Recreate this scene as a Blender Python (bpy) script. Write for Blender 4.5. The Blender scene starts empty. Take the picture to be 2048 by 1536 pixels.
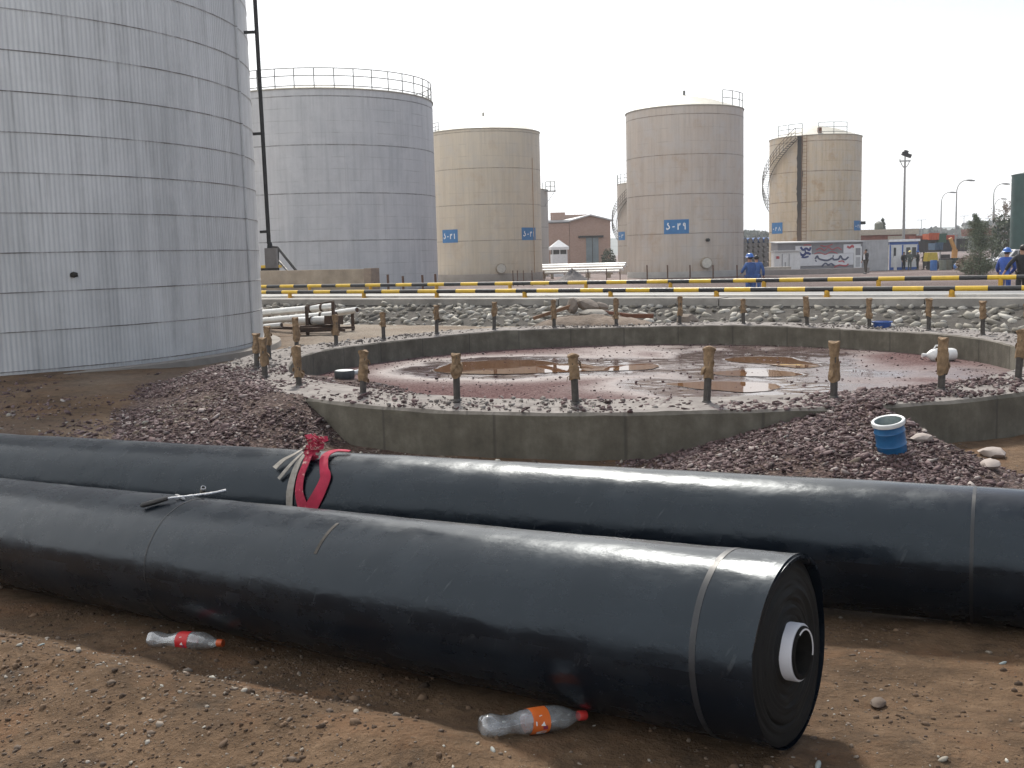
import bpy, math, random
import numpy as np
from mathutils import Vector, Matrix
rnd = random.Random(7)
sc = bpy.context.scene
COL = sc.collection
PI = math.pi
# ------------------------------------------------------------------ camera model (photo pixels 2048 x 1536)
FPX, PITCH, ROLL, EYE = 2121.0, 0.1214, 0.0256, 1.5
CAM = np.array([0.0, 0.0, EYE])

def ray(px, py):
    a = (px - 1024) / FPX; b = (py - 768) / FPX
    X = a * math.cos(ROLL) - b * math.sin(ROLL); u = -(a * math.sin(ROLL) + b * math.cos(ROLL))
    return np.array([X, math.cos(PITCH) + u * math.sin(PITCH), -math.sin(PITCH) + u * math.cos(PITCH)])

def onz(px, py, z):
    d = ray(px, py); return CAM + d * ((z - EYE) / d[2])

def at(px, py, Y):
    d = ray(px, py); return CAM + d * (Y / d[1])

# ------------------------------------------------------------------ noise
def _hash(ix, iy, s):
    h = (ix.astype(np.int64) * 374761393 + iy.astype(np.int64) * 668265263 + s * 1442695041) & 0x7fffffff
    h = ((h ^ (h >> 13)) * 1274126177) & 0x7fffffff
    return ((h ^ (h >> 16)) & 0xffff) / 65535.0

def vnoise(x, y, s=0):
    x = np.asarray(x, float); y = np.asarray(y, float)
    ix = np.floor(x); iy = np.floor(y); fx = x - ix; fy = y - iy
    fx = fx * fx * (3 - 2 * fx); fy = fy * fy * (3 - 2 * fy)
    a = _hash(ix, iy, s); b = _hash(ix + 1, iy, s); c = _hash(ix, iy + 1, s); d = _hash(ix + 1, iy + 1, s)
    return (a + (b - a) * fx) * (1 - fy) + (c + (d - c) * fx) * fy - 0.5

def fbm(x, y, o=4, s=0):
    t = 0; a = 1.0; f = 1.0
    for k in range(o):
        t = t + a * vnoise(x * f + 13.7 * k, y * f - 7.1 * k, s + k); a *= .5; f *= 2.03
    return t

def sst(a, b, x):
    t = np.clip((x - a) / (b - a), 0, 1); return t * t * (3 - 2 * t)

# ------------------------------------------------------------------ terrain
RC = np.array([2.04, 16.05]); RIN, ROUT, FLOOR = 5.33, 6.3, -0.37
RD = math.radians(31.0); RU = np.array([math.cos(RD), -math.sin(RD)]); RN = np.array([math.sin(RD), math.cos(RD)])
T1C = np.array([-11.2, 21.3]); T1R = 6.07
BK = [onz(60, 1278, .07)[:2], onz(930, 1500, .07)[:2]]       # crest of the foreground earth bank

def heap_h(x, y):
    dx = x - RC[0]; dy = y - RC[1]; rr = np.hypot(dx, dy)
    th = np.degrees(np.arctan2(dy, dx)) % 360
    ev = np.where(th > 226, (th - 226) / 57.3 * ROUT, np.where(th < 190, (190 - th) / 57.3 * ROUT, 0))
    ou = np.where(rr > ROUT, (rr - ROUT) * .29, (ROUT - rr) * .16)
    h1 = .05 - np.sqrt(ou ** 2 + (ev * np.where(th > 226, .6, .25)) ** 2)
    cx, cy = 3.3, 10.0
    tx, ty = dx / np.maximum(rr, .01), dy / np.maximum(rr, .01)
    th0 = math.degrees(math.atan2(cy - RC[1], cx - RC[0])) % 360
    du = (th - th0) / 57.3 * ROUT
    ou2 = np.where(rr > ROUT, (rr - ROUT) * .23, (ROUT - rr) * .19)
    h2 = .07 - np.sqrt(ou2 ** 2 + (du * np.where(du > 0, .85, .25)) ** 2)
    return h1, h2, rr, th

def T(x, y, noise=True, mask=False):
    x = np.asarray(x, float); y = np.asarray(y, float)
    t = RN[0] * x + RN[1] * y; d = np.hypot(x, y)
    A = -.45 * np.clip((y - 3.1) / 5.2, 0, 1)
    L = -.3 + .16 * sst(9, 17, y)
    w = sst(-3.0, -5.5, x) * sst(5, 9, y)
    z = A * (1 - w) + L * w
    h1, h2, rr, th = heap_h(x, y)
    B = -.16 - .12 * sst(6.6, 8.0, rr)
    wb = sst(14.5, 18.5, y) * (1 - sst(-5.0, -7.5, x) * (1 - sst(19, 23, t)))
    z = z * (1 - wb) + B * wb
    # lower left foreground bank
    bl = (BK[1][0] - BK[0][0], BK[1][1] - BK[0][1]); bn = math.hypot(*bl); bl = (bl[0] / bn, bl[1] / bn)
    ba = (x - BK[0][0]) * bl[0] + (y - BK[0][1]) * bl[1]; bt = (x - BK[0][0]) * -bl[1] + (y - BK[0][1]) * bl[0] + .05 * fbm(x * 2.2, y * 2.2, 2, 88)
    bank = np.where(bt > 0, np.exp(-(bt / .22) ** 2), np.exp(-(bt / .38) ** 2)) * (1 - sst(bn * .85, bn * 1.25, ba))
    z = z + (.12 + .05 * fbm(x * 3, y * 3, 2, 89)) * bank * (y < 5)
    e = sst(23.95, 24.4, t)
    z = z * (1 - e) + .2 * e
    e2 = sst(31.2, 34.5, t)
    far = np.clip(-.45 - .0143 * (d - 76), -1.3, -.45)
    z = z * (1 - e2) + far * e2
    hp = np.maximum(h1, h2)
    heapm = np.zeros_like(z)
    if noise:
        amp = (1 - e * (1 - e2)) * (1 - .7 * e2)
        z = z + amp * (1 - .7 * sst(20, 22, t)) * (.05 * fbm(x * .55, y * .55, 3, 3) + .030 * fbm(x * 2.3, y * 2.3, 4, 11) * np.clip(9 / np.maximum(d, 1), .2, 1))
        nr = np.clip(1 - d / 7, 0, 1)
        rough = np.clip(.5 + 1.6 * fbm(x * 1.1, y * 1.1, 2, 77), .15, 1.3) * (.5 + 1.3 * bank)
        z = z + nr * rough * (.040 * fbm(x * 9, y * 9, 4, 21) + .012 * fbm(x * 40, y * 40, 2, 31))
        hp = hp + .05 * fbm(x * 1.7, y * 1.7, 4, 5) + .012 * fbm(x * 11, y * 11, 2, 6)
    heapm = np.where((e < .5), sst(-.10, .03, hp - z), 0)
    z = np.where(e < .5, np.maximum(z, hp), z)
    z = np.where(rr < RIN + .3, np.minimum(z, np.where(hp > FLOOR + .02, hp, FLOOR - .25)), z)
    z = np.where((rr > RIN + .1) & (rr < ROUT - .05) & (hp < .02), np.minimum(z, -.3), z)
    if mask: return z, heapm
    return z

def onT(px, py, lo=1.5, hi=400):
    d = ray(px, py); d = d / math.hypot(d[0], d[1])
    s = lo
    while s < hi:
        P = CAM + d * s
        if P[2] < float(T(P[0], P[1])):
            a, b = s - max(.02, s * .01), s
            for _ in range(25):
                m = (a + b) / 2; P = CAM + d * m
                if P[2] < float(T(P[0], P[1])): b = m
                else: a = m
            return CAM + d * b
        s += max(.02, s * .01)
    return CAM + d * hi

def gz(x, y): return float(T(x, y))

# ------------------------------------------------------------------ materials
def new_mat(name):
    m = bpy.data.materials.new(name); m.use_nodes = True
    nt = m.node_tree; b = nt.nodes['Principled BSDF']
    return m, nt, b

class NT:
    """tiny node-tree helper"""
    def __init__(s, nt): s.nt = nt; s.tc = None
    def n(s, typ, **kw):
        nd = s.nt.nodes.new(typ)
        for k, v in kw.items(): setattr(nd, k, v)
        return nd
    def link(s, a, b): s.nt.links.new(a, b)
    def put(s, sock, v):
        if hasattr(v, 'node'): s.link(v, sock)
        else: sock.default_value = v
    def coord(s, kind='Object'):
        if s.tc is None: s.tc = s.n('ShaderNodeTexCoord')
        return s.tc.outputs[kind]
    def m(s, op, a, b=0.0, c=None, clamp=False):
        nd = s.n('ShaderNodeMath', operation=op); nd.use_clamp = clamp
        s.put(nd.inputs[0], a); s.put(nd.inputs[1], b)
        if c is not None: s.put(nd.inputs[2], c)
        return nd.outputs[0]
    def noise(s, vec, scale, detail=4, rough=.6, dist=0):
        nd = s.n('ShaderNodeTexNoise'); s.put(nd.inputs['Vector'], vec)
        nd.inputs['Scale'].default_value = scale; nd.inputs['Detail'].default_value = detail
        nd.inputs['Roughness'].default_value = rough; nd.inputs['Distortion'].default_value = dist
        return nd.outputs['Fac']
    def voro(s, vec, scale, feat='F1', out='Distance'):
        nd = s.n('ShaderNodeTexVoronoi', feature=feat); s.put(nd.inputs['Vector'], vec); nd.inputs['Scale'].default_value = scale
        return nd.outputs[out]
    def mapr(s, v, a, b, c=0.0, d=1.0, smooth=False):
        nd = s.n('ShaderNodeMapRange'); nd.clamp = True
        if smooth: nd.interpolation_type = 'SMOOTHSTEP'
        s.put(nd.inputs[0], v)
        for i, q in enumerate((a, b, c, d)): nd.inputs[i + 1].default_value = q
        return nd.outputs[0]
    def mix(s, f, a, b):
        nd = s.n('ShaderNodeMix', data_type='RGBA')
        s.put(nd.inputs[0], f)
        for sk, v in ((nd.inputs[6], a), (nd.inputs[7], b)):
            if hasattr(v, 'node'): s.link(v, sk)
            else: sk.default_value = (*v[:3], 1)
        return nd.outputs[2]
    def ramp(s, f, stops):
        nd = s.n('ShaderNodeValToRGB'); s.put(nd.inputs[0], f); e = nd.color_ramp.elements
        while len(e) < len(stops): e.new(.5)
        for k, (p, c) in enumerate(stops): e[k].position = p; e[k].color = (*c[:3], 1)
        return nd.outputs[0]
    def xyz(s, v):
        nd = s.n('ShaderNodeSeparateXYZ'); s.link(v, nd.inputs[0]); return nd.outputs
    def comb(s, x, y, z):
        nd = s.n('ShaderNodeCombineXYZ')
        for i, v in enumerate((x, y, z)): s.put(nd.inputs[i], v)
        return nd.outputs[0]
    def attr(s, name, out='Fac'):
        nd = s.n('ShaderNodeAttribute', attribute_name=name); return nd.outputs[out]
    def bump(s, h, strength=.5, dist=.02, normal=None):
        nd = s.n('ShaderNodeBump'); s.put(nd.inputs['Height'], h); nd.inputs['Strength'].default_value = strength; nd.inputs['Distance'].default_value = dist
        if normal is not None: s.link(normal, nd.inputs['Normal'])
        return nd.outputs[0]

def pm(name, c, rough=.6, metal=0.0, var=.18, scale=6.0, c2=None, bump=0.0, bscale=40.0, dist=.01, spec=.5):
    """painted / plain surface with uneven colour"""
    m, nt, b = new_mat(name); h = NT(nt)
    v = h.coord()
    f = h.mapr(h.noise(v, scale, 5, .65), .3, .7)
    lo = tuple(x * (1 - var) for x in c); hi = tuple(min(1, x * (1 + var)) for x in c)
    if c2: hi = c2
    h.link(h.mix(f, lo, hi), b.inputs['Base Color'])
    h.link(h.mapr(h.noise(v, scale * 2.3, 3), .3, .7, max(.03, rough - .1), min(1, rough + .12)), b.inputs['Roughness'])
    b.inputs['Metallic'].default_value = metal; b.inputs['Specular IOR Level'].default_value = spec
    if bump: h.link(h.bump(h.noise(v, bscale, 4), bump, dist), b.inputs['Normal'])
    return m

# ------------------------------------------------------------------ mesh builder
_ico = None
def ico_tpl(sub=1):
    import bmesh
    bm = bmesh.new(); bmesh.ops.create_icosphere(bm, subdivisions=sub, radius=1)
    v = np.array([q.co[:] for q in bm.verts]); f = np.array([[q.index for q in p.verts] for p in bm.faces]); bm.free()
    return v, f
ICO1, ICO2 = ico_tpl(1), ico_tpl(2)

def frame(d):
    d = np.asarray(d, float); d = d / np.linalg.norm(d)
    a = np.array([0, 0, 1.0]) if abs(d[2]) < .95 else np.array([1.0, 0, 0])
    u = np.cross(a, d); u /= np.linalg.norm(u); return u, np.cross(d, u), d

class MB:
    def __init__(s): s.v = []; s.f = []; s.mi = []; s.cur = 0
    def add(s, V, F):
        o = len(s.v); s.v.extend([tuple(map(float, q)) for q in V])
        for q in F: s.f.append(tuple(int(i) + o for i in q)); s.mi.append(s.cur)
        return s
    def mat(s, i): s.cur = i; return s
    def box(s, c, size, rz=0.0, R=None, taper=1.0):
        c = np.asarray(c, float); hx, hy, hz = [q / 2 for q in size]
        P = np.array([[x * (taper if z > 0 else 1), y * (taper if z > 0 else 1), z] for z in (-hz, hz) for y in (-hy, hy) for x in (-hx, hx)])
        if R is None:
            ca, sa = math.cos(rz), math.sin(rz); R = np.array([[ca, -sa, 0], [sa, ca, 0], [0, 0, 1]])
        P = P @ np.asarray(R).T + c
        return s.add(P, [(0, 2, 3, 1), (4, 5, 7, 6), (0, 1, 5, 4), (2, 6, 7, 3), (0, 4, 6, 2), (1, 3, 7, 5)])
    def bar(s, p0, p1, w, h):
        p0 = np.asarray(p0, float); p1 = np.asarray(p1, float); u, v, d = frame(p1 - p0)
        return s.box((p0 + p1) / 2, (w, h, np.linalg.norm(p1 - p0)), R=np.stack([u, v, d], 1))
    def tube(s, pts, r, n=8, caps=True, closed=False):
        pts = [np.asarray(q, float) for q in pts]; m = len(pts)
        rs = r if hasattr(r, '__len__') else [r] * m
        V = []; u0 = None
        for i, p in enumerate(pts):
            d = pts[min(i + 1, m - 1)] - pts[max(i - 1, 0)]
            if closed: d = pts[(i + 1) % m] - pts[i - 1]
            u, v, d = frame(d)
            if u0 is not None:
                u = u0 - d * (u0 @ d); u /= np.linalg.norm(u); v = np.cross(d, u)
            u0 = u
            for k in range(n):
                a = 2 * PI * k / n; V.append(p + rs[i] * (math.cos(a) * u + math.sin(a) * v))
        F = []
        for i in range(m if closed else m - 1):
            j = (i + 1) % m
            for k in range(n):
                k2 = (k + 1) % n; F.append((i * n + k, i * n + k2, j * n + k2, j * n + k))
        if caps and not closed:
            F.append(tuple(range(n))[::-1]); F.append(tuple((m - 1) * n + k for k in range(n)))
        return s.add(V, F)
    def cyl(s, p0, p1, r0, r1=None, n=16, caps=True):
        return s.tube([p0, p1], [r0, r0 if r1 is None else r1], n, caps)
    def lathe(s, prof, n=32, a0=0.0, a1=2 * PI, cap=False, c=(0, 0, 0)):
        full = abs(a1 - a0 - 2 * PI) < 1e-6; k = n if full else n + 1; V = []
        for (r, z) in prof:
            for i in range(k):
                a = a0 + (a1 - a0) * i / n; V.append((c[0] + r * math.cos(a), c[1] + r * math.sin(a), c[2] + z))
        F = []
        for j in range(len(prof) - 1):
            for i in range(n):
                i2 = (i + 1) % k; F.append((j * k + i, j * k + i2, (j + 1) * k + i2, (j + 1) * k + i))
        if cap: F.append(tuple(range(k))[::-1]); F.append(tuple((len(prof) - 1) * k + i for i in range(k)))
        return s.add(V, F)
    def ico(s, c, size, rz=0.0, jit=0.0, sub=1, R=None, rr=rnd):
        V, F = ICO1 if sub == 1 else ICO2
        P = V * (1 + jit * np.array([[rr.uniform(-1, 1)] for _ in V])) * np.asarray(size)
        if R is None:
            ca, sa = math.cos(rz), math.sin(rz); R = np.array([[ca, -sa, 0], [sa, ca, 0], [0, 0, 1]])
        return s.add(P @ np.asarray(R).T + np.asarray(c), F)
    def ribbon(s, pts, nrm, width, th=.004, wdir=None):
        """flat band with thickness along pts; nrm: normals per point; width scalar/list"""
        pts = [np.asarray(q, float) for q in pts]; m = len(pts); V = []
        ws = width if hasattr(width, '__len__') else [width] * m
        for i, p in enumerate(pts):
            d = pts[min(i + 1, m - 1)] - pts[max(i - 1, 0)]; d /= np.linalg.norm(d)
            nn = np.asarray(nrm[i], float); b = np.cross(d, nn); b /= np.linalg.norm(b); nn = np.cross(b, d)
            for (a, c) in ((-.5, 0), (.5, 0), (.5, 1), (-.5, 1)):
                V.append(p + b * a * ws[i] + nn * c * th)
        F = []
        for i in range(m - 1):
            for k in range(4):
                k2 = (k + 1) % 4; F.append((i * 4 + k, i * 4 + k2, i * 4 + 4 + k2, i * 4 + 4 + k))
        F.append((3, 2, 1, 0)); F.append(tuple((m - 1) * 4 + k for k in range(4)))
        return s.add(V, F)
    def build(s, name, mats, parent=None, loc=(0, 0, 0), rz=0.0, R=None, smooth=True, ang=40):
        me = bpy.data.meshes.new(name)
        me.from_pydata(s.v, [], s.f)
        mats = mats if isinstance(mats, (list, tuple)) else [mats]
        for m in mats: me.materials.append(m)
        if len(mats) > 1: me.polygons.foreach_set('material_index', s.mi)
        if smooth:
            me.polygons.foreach_set('use_smooth', [True] * len(me.polygons))
            me.set_sharp_from_angle(angle=math.radians(ang))
        me.update()
        return link(name, me, parent, loc, rz, R)

def link(name, me, parent=None, loc=(0, 0, 0), rz=0.0, R=None):
    o = bpy.data.objects.new(name, me); COL.objects.link(o)
    if parent is not None: o.parent = parent
    if R is not None:
        M = np.eye(4); M[:3, :3] = R; M[:3, 3] = loc; o.matrix_local = Matrix(M.tolist())
    else:
        o.location = loc; o.rotation_euler = (0, 0, rz)
    return o

def tag(o, label=None, cat=None, group=None, kind=None):
    if label: o['label'] = label
    if cat: o['category'] = cat
    if group: o['group'] = group
    if kind: o['kind'] = kind
    return o

def thing(name, label, cat, loc=(0, 0, 0), rz=0.0, group=None, R=None):
    o = link(name, None, None, tuple(map(float, loc)), rz, R)
    return tag(o, label, cat, group)

def copy_tree(o, parent=None):
    c = o.copy(); COL.objects.link(c)
    if parent is not None: c.parent = parent
    for ch in list(o.children): copy_tree(ch, c)
    return c

def np_mesh(name, V, F, mats, attrs=None, smooth=False, parent=None, loc=(0, 0, 0)):
    me = bpy.data.meshes.new(name); V = np.asarray(V, np.float32); F = np.asarray(F, np.int32); k = F.shape[1]
    me.vertices.add(len(V)); me.vertices.foreach_set('co', V.ravel())
    me.loops.add(F.size); me.loops.foreach_set('vertex_index', F.ravel())
    me.polygons.add(len(F)); me.polygons.foreach_set('loop_start', np.arange(0, F.size, k, dtype=np.int32))
    if smooth: me.polygons.foreach_set('use_smooth', np.ones(len(F), bool))
    for m in (mats if isinstance(mats, (list, tuple)) else [mats]): me.materials.append(m)
    for a, val in (attrs or {}).items():
        at_ = me.attributes.new(a, 'FLOAT', 'POINT'); at_.data.foreach_set('value', np.asarray(val, np.float32))
    me.update(calc_edges=True); me.validate()
    return link(name, me, parent, loc)

def rotmats(rs, n, tilt=PI):
    a = rs.uniform(0, 2 * PI, n); b = rs.uniform(-tilt, tilt, n); c = rs.uniform(-tilt, tilt, n)
    def Rz(t): z = np.zeros_like(t); o = z + 1; return np.stack([np.stack([np.cos(t), -np.sin(t), z], 1), np.stack([np.sin(t), np.cos(t), z], 1), np.stack([z, z, o], 1)], 1)
    def Rx(t): z = np.zeros_like(t); o = z + 1; return np.stack([np.stack([o, z, z], 1), np.stack([z, np.cos(t), -np.sin(t)], 1), np.stack([z, np.sin(t), np.cos(t)], 1)], 1)
    def Ry(t): z = np.zeros_like(t); o = z + 1; return np.stack([np.stack([np.cos(t), z, np.sin(t)], 1), np.stack([z, o, z], 1), np.stack([-np.sin(t), z, np.cos(t)], 1)], 1)
    return Rz(a) @ Rx(b) @ Ry(c)

def stones(name, P, S, m, seed=1, aspect=(1, .75, .5), jit=.28, tilt=.6, sub=1, smooth=False, parent=None, lift=.25):
    """many angular stones as one mesh: P (n,3), S (n,) half-size"""
    rs = np.random.RandomState(seed); n = len(P); V0, F0 = ICO1 if sub == 1 else ICO2; k = len(V0)
    V = V0[None] * (1 + rs.uniform(-jit, jit, (n, k, 1)))
    asp = np.array(aspect)[None] * rs.uniform(.7, 1.35, (n, 3))
    V = V * asp[:, None, :] * np.asarray(S)[:, None, None]
    V = np.einsum('nij,nkj->nki', rotmats(rs, n, tilt), V)
    V = V + np.asarray(P)[:, None, :]; V[:, :, 2] += (np.asarray(S) * lift)[:, None]
    F = (F0[None] + (np.arange(n) * k)[:, None, None]).reshape(-1, 3)
    tint = np.repeat(rs.uniform(0, 1, n), k)
    return np_mesh(name, V.reshape(-1, 3), F, m, {'tint': tint}, smooth, parent)
# ------------------------------------------------------------------ camera, light, world
cd = bpy.data.cameras.new('camera'); cam = bpy.data.objects.new('camera', cd); COL.objects.link(cam); sc.camera = cam
cd.sensor_width = 36.0; cd.lens = FPX / 2048 * 36.0; cd.clip_start = .05; cd.clip_end = 9000
cam.matrix_world = Matrix.Translation((0, 0, EYE)) @ Matrix.Rotation(PI / 2 - PITCH, 4, 'X') @ Matrix.Rotation(-ROLL, 4, 'Z')
SUN_EL, SUN_AZ = math.radians(47), math.radians(-4)      # azimuth from +Y towards +X
sd = bpy.data.lights.new('sun', 'SUN'); sun = bpy.data.objects.new('sun', sd); COL.objects.link(sun)
sd.energy = 4.2; sd.angle = math.radians(6.0); sd.color = (1.0, .945, .86)
sdir = Vector((math.sin(SUN_AZ) * math.cos(SUN_EL), math.cos(SUN_AZ) * math.cos(SUN_EL), math.sin(SUN_EL)))
sun.rotation_euler = (-sdir).to_track_quat('-Z', 'Y').to_euler(); sun.location = (0, 30, 60)
w = bpy.data.worlds.new('World'); sc.world = w; w.use_nodes = True
h = NT(w.node_tree); bg = w.node_tree.nodes['Background']
sky = h.n('ShaderNodeTexSky', sky_type='NISHITA'); sky.sun_disc = False
sky.sun_elevation = SUN_EL; sky.sun_rotation = SUN_AZ; sky.dust_density = 2.0; sky.air_density = 1.0; sky.ozone_density = 1.0
dv = h.coord('Generated'); X = h.xyz(dv)
den = h.m('MAXIMUM', X[2], .04)
pv = h.comb(h.m('DIVIDE', X[0], h.m('ADD', den, .16)), h.m('DIVIDE', X[1], h.m('ADD', den, .16)), 0.0)
cl = h.noise(pv, .55, 6, .55, .3)
side = h.mapr(h.m('ARCTAN2', X[0], X[1]), .20, .46, 0, .55)
cover = h.mapr(h.m('SUBTRACT', cl, side), .10, .36, 0, 1, True)
hz = h.mapr(X[2], 0.02, .24, 1.0, .12)
cover = h.m('MAXIMUM', cover, hz, clamp=True)
skc = h.n('ShaderNodeVectorMath', operation='SCALE'); h.link(sky.outputs[0], skc.inputs[0]); skc.inputs[3].default_value = .12
cloud = h.mix(h.mapr(cl, .35, .7), (1.27, 1.29, 1.31), (1.40, 1.40, 1.40))
h.link(h.mix(cover, skc.outputs[0], cloud), bg.inputs[0]); bg.inputs[1].default_value = 1.0
vs = sc.view_settings; vs.view_transform = 'Standard'; vs.look = 'None'; vs.exposure = 0.12; vs.gamma = 1.0
sc.cycles.max_bounces = 8; sc.cycles.transparent_max_bounces = 12; sc.cycles.caustics_reflective = False; sc.cycles.caustics_refractive = False
sc.cycles.sample_clamp_indirect = 4.0

# ------------------------------------------------------------------ ground
m, nt, b = new_mat('soil'); h = NT(nt); v = h.coord()
n1 = h.noise(v, 1.3, 6, .62); n2 = h.noise(v, 11, 6, .68); n3 = h.noise(v, 60, 4, .7); n4 = h.noise(v, 210, 3, .7); nv = h.voro(v, 34); nv2 = h.voro(v, 34, out='Color')
dirt = h.ramp(h.m('ADD', h.m('MULTIPLY', n1, .55), h.m('MULTIPLY', n2, .45)), [(.3, (.056, .034, .0185)), (.45, (.108, .066, .036)), (.56, (.168, .105, .060)), (.72, (.27, .185, .115))])
sand = h.ramp(n2, [(.3, (.19, .155, .12)), (.7, (.34, .29, .235))])
mauve = h.ramp(h.xyz(nv2)[0], [(0, (.035, .022, .020)), (.45, (.072, .045, .040)), (.8, (.13, .085, .075)), (1, (.24, .19, .17))])
yard = h.ramp(n1, [(.3, (.14, .10, .095)), (.7, (.25, .20, .185))])
grit = h.mapr(n3, .62, .74, 0, .5)
dirt = h.mix(h.mapr(h.noise(v, 3.1, 5, .65), .52, .66, 0, .55), dirt, (.19, .098, .048)); dirt = h.mix(h.mapr(h.noise(v, 4.7, 5, .7), .55, .7, 0, .7), dirt, (.045, .032, .021)); dirt = h.mix(h.mapr(n4, .56, .72, 0, .5), dirt, (.03, .02, .014))
c = h.mix(h.attr('sandy'), dirt, sand); c = h.mix(h.attr('yard'), c, yard)
c = h.mix(grit, c, (.30, .25, .19))
hm = h.m('MULTIPLY', h.attr('heap'), h.mapr(n2, .30, .46, .35, 1))
c = h.mix(hm, c, mauve)
h.link(c, b.inputs['Base Color']); b.inputs['Roughness'].default_value = .9; b.inputs['Specular IOR Level'].default_value = .25
hb = h.m('ADD', h.m('MULTIPLY', n2, .6), h.m('ADD', h.m('ADD', h.m('MULTIPLY', n3, .34), h.m('MULTIPLY', n4, .12)), h.m('MULTIPLY', nv, h.m('ADD', .12, h.m('MULTIPLY', h.attr('heap'), .5)))))
h.link(h.bump(hb, 1.0, .055), b.inputs['Normal'])
M_SOIL = m
na, = (700,)
az = np.radians(np.linspace(-78, 78, na))
rads = [.9]
while rads[-1] < 1800: rads.append(rads[-1] * (1.0062 if rads[-1] < 9 else 1.010 if rads[-1] < 40 else 1.05))
rads = np.array(rads); RR, AA = np.meshgrid(rads, az, indexing='ij')
GX = RR * np.sin(AA); GY = RR * np.cos(AA)
GZ, HEAP = T(GX, GY, True, True)
rrg = np.hypot(GX - RC[0], GY - RC[1]); tt = RN[0] * GX + RN[1] * GY
HEAP = np.maximum(HEAP, .55 * np.clip(1 - np.abs(rrg - 6.6) / 1.2, 0, 1) * (GY > 14))
HEAP = np.maximum(HEAP, .8 * sst(-.35, .25, fbm(GX * .8, GY * .8, 3, 9)) * sst(6.2, 8.5, GY) * (1 - sst(11, 13, GY)) * (GX < 3.2))
SANDY_L = .30 * sst(-2.0, -4.5, GX) * sst(7, 10, GY) * np.clip(.6 + 1.4 * fbm(GX * .7, GY * .7, 4, 120), 0, 1.3)
SANDY = sst(16.5, 20.5, GY) * sst(-6.0, -4.0, GX) * (tt < 31) * (1 - .75 * sst(0, 4, GX)) * np.clip(.8 + fbm(GX * .6, GY * .6, 3, 99), .3, 1)
YARD = sst(31, 33, tt)
HEAP = np.maximum(HEAP, YARD * sst(.5, 3, GX - .1 * GY) * .75 * sst(-.3, .2, fbm(GX * .1, GY * .1, 3, 4) + .1))
nr = len(rads); idx = np.arange(nr * na).reshape(nr, na)
F = np.stack([idx[:-1, :-1], idx[:-1, 1:], idx[1:, 1:], idx[1:, :-1]], -1).reshape(-1, 4)
g = np_mesh('ground', np.stack([GX, GY, GZ], -1).reshape(-1, 3), F[:, ::-1], M_SOIL, {'heap': HEAP.ravel(), 'sandy': np.maximum(SANDY, SANDY_L).ravel(), 'yard': YARD.ravel()}, True)
tag(g, kind='structure')

# stones
def stone_mat(name, stops, rough=.8):
    m, nt, b = new_mat(name); h = NT(nt)
    c = h.ramp(h.attr('tint'), stops); f = h.noise(h.coord(), 60, 4)
    nd = h.n('ShaderNodeMix', data_type='RGBA', blend_type='MULTIPLY'); nd.inputs[0].default_value = 1
    h.link(c, nd.inputs[6]); h.link(h.ramp(f, [(.3, (.75, .75, .75)), (.7, (1, 1, 1))]), nd.inputs[7])
    h.link(nd.outputs[2], b.inputs['Base Color']); b.inputs['Roughness'].default_value = rough
    return m
M_MAUVE = stone_mat('mauve_stone', [(0, (.038, .020, .019)), (.3, (.080, .045, .044)), (.65, (.135, .084, .083)), (.90, (.21, .15, .147)), (1, (.40, .36, .33))])
M_PEB = stone_mat('pebble_stone', [(0, (.07, .045, .03)), (.5, (.14, .10, .07)), (.8, (.24, .20, .16)), (.94, (.38, .35, .30)), (1, (.48, .46, .40))])
M_GREY = stone_mat('grey_rubble', [(0, (.10, .085, .075)), (.5, (.19, .165, .15)), (1, (.38, .35, .32))])
rs = np.random.RandomState(3)
def scatter(n, xr, yr, prob):
    x = rs.uniform(*xr, n); y = rs.uniform(*yr, n); k = rs.uniform(0, 1, n) < prob(x, y)
    return x[k], y[k]
def heapmask(x, y):
    z, hmk = T(x, y, True, True); return z, hmk
# crushed stone on the heaps
x, y = scatter(520000, (-6.5, 5.8), (7.6, 15.2), lambda x, y: np.where(np.hypot(x - RC[0], y - RC[1]) < RIN + .2, .55, 1) * heapmask(x, y)[1] ** 1.1 * np.clip(.42 + fbm(x * 1.3, y * 1.3, 4, 41) * 1.5, .03, 1))
z = T(x, y); s = rs.gamma(1.7, .0052, len(x)).clip(.0055, .045)
keep = (s * 1.6 / y > .0010); x, y, z, s = x[keep], y[keep], z[keep], s[keep]
print('heap stones', len(x))
tag(stones('crushed_stone', np.stack([x, y, z], 1), s, M_MAUVE, 5, (1.25, .75, .42)), 'mauve crushed stone lying on the heaps against the ring wall', 'gravel', kind='stuff')
# between rolls and ring on the left, thin mauve scatter
x, y = scatter(60000, (-7, 4.4), (5.5, 12.5), lambda x, y: (np.hypot(x - RC[0], y - RC[1]) > ROUT + .05) * np.clip(.24 + fbm(x * .8, y * .8, 3, 9) * 1.2, .03, .6))
z = T(x, y); s = rs.gamma(2.2, .0055, len(x)).clip(.006, .05)
x2, y2 = scatter(34000, (-2.8, 3.6), (1.9, 5.2), lambda x, y: np.clip(.16 + fbm(x * 1.2, y * 1.2, 3, 90) * 1.1 + .5 * np.exp(-((x + .9 + (y - 2.4) * .9) / .8) ** 2), .03, .95))
z2 = T(x2, y2); s2 = rs.gamma(1.25, .0022, len(x2)).clip(.0016, .018)
x3, y3 = scatter(60000, (-2.8, 3.6), (1.9, 5.2), lambda x, y: np.clip(.15 + fbm(x * 1.5, y * 1.5, 3, 95) * 1.4 + .5 * np.exp(-((x + .9 + (y - 2.4) * .9) / .8) ** 2), .02, .9))
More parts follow.
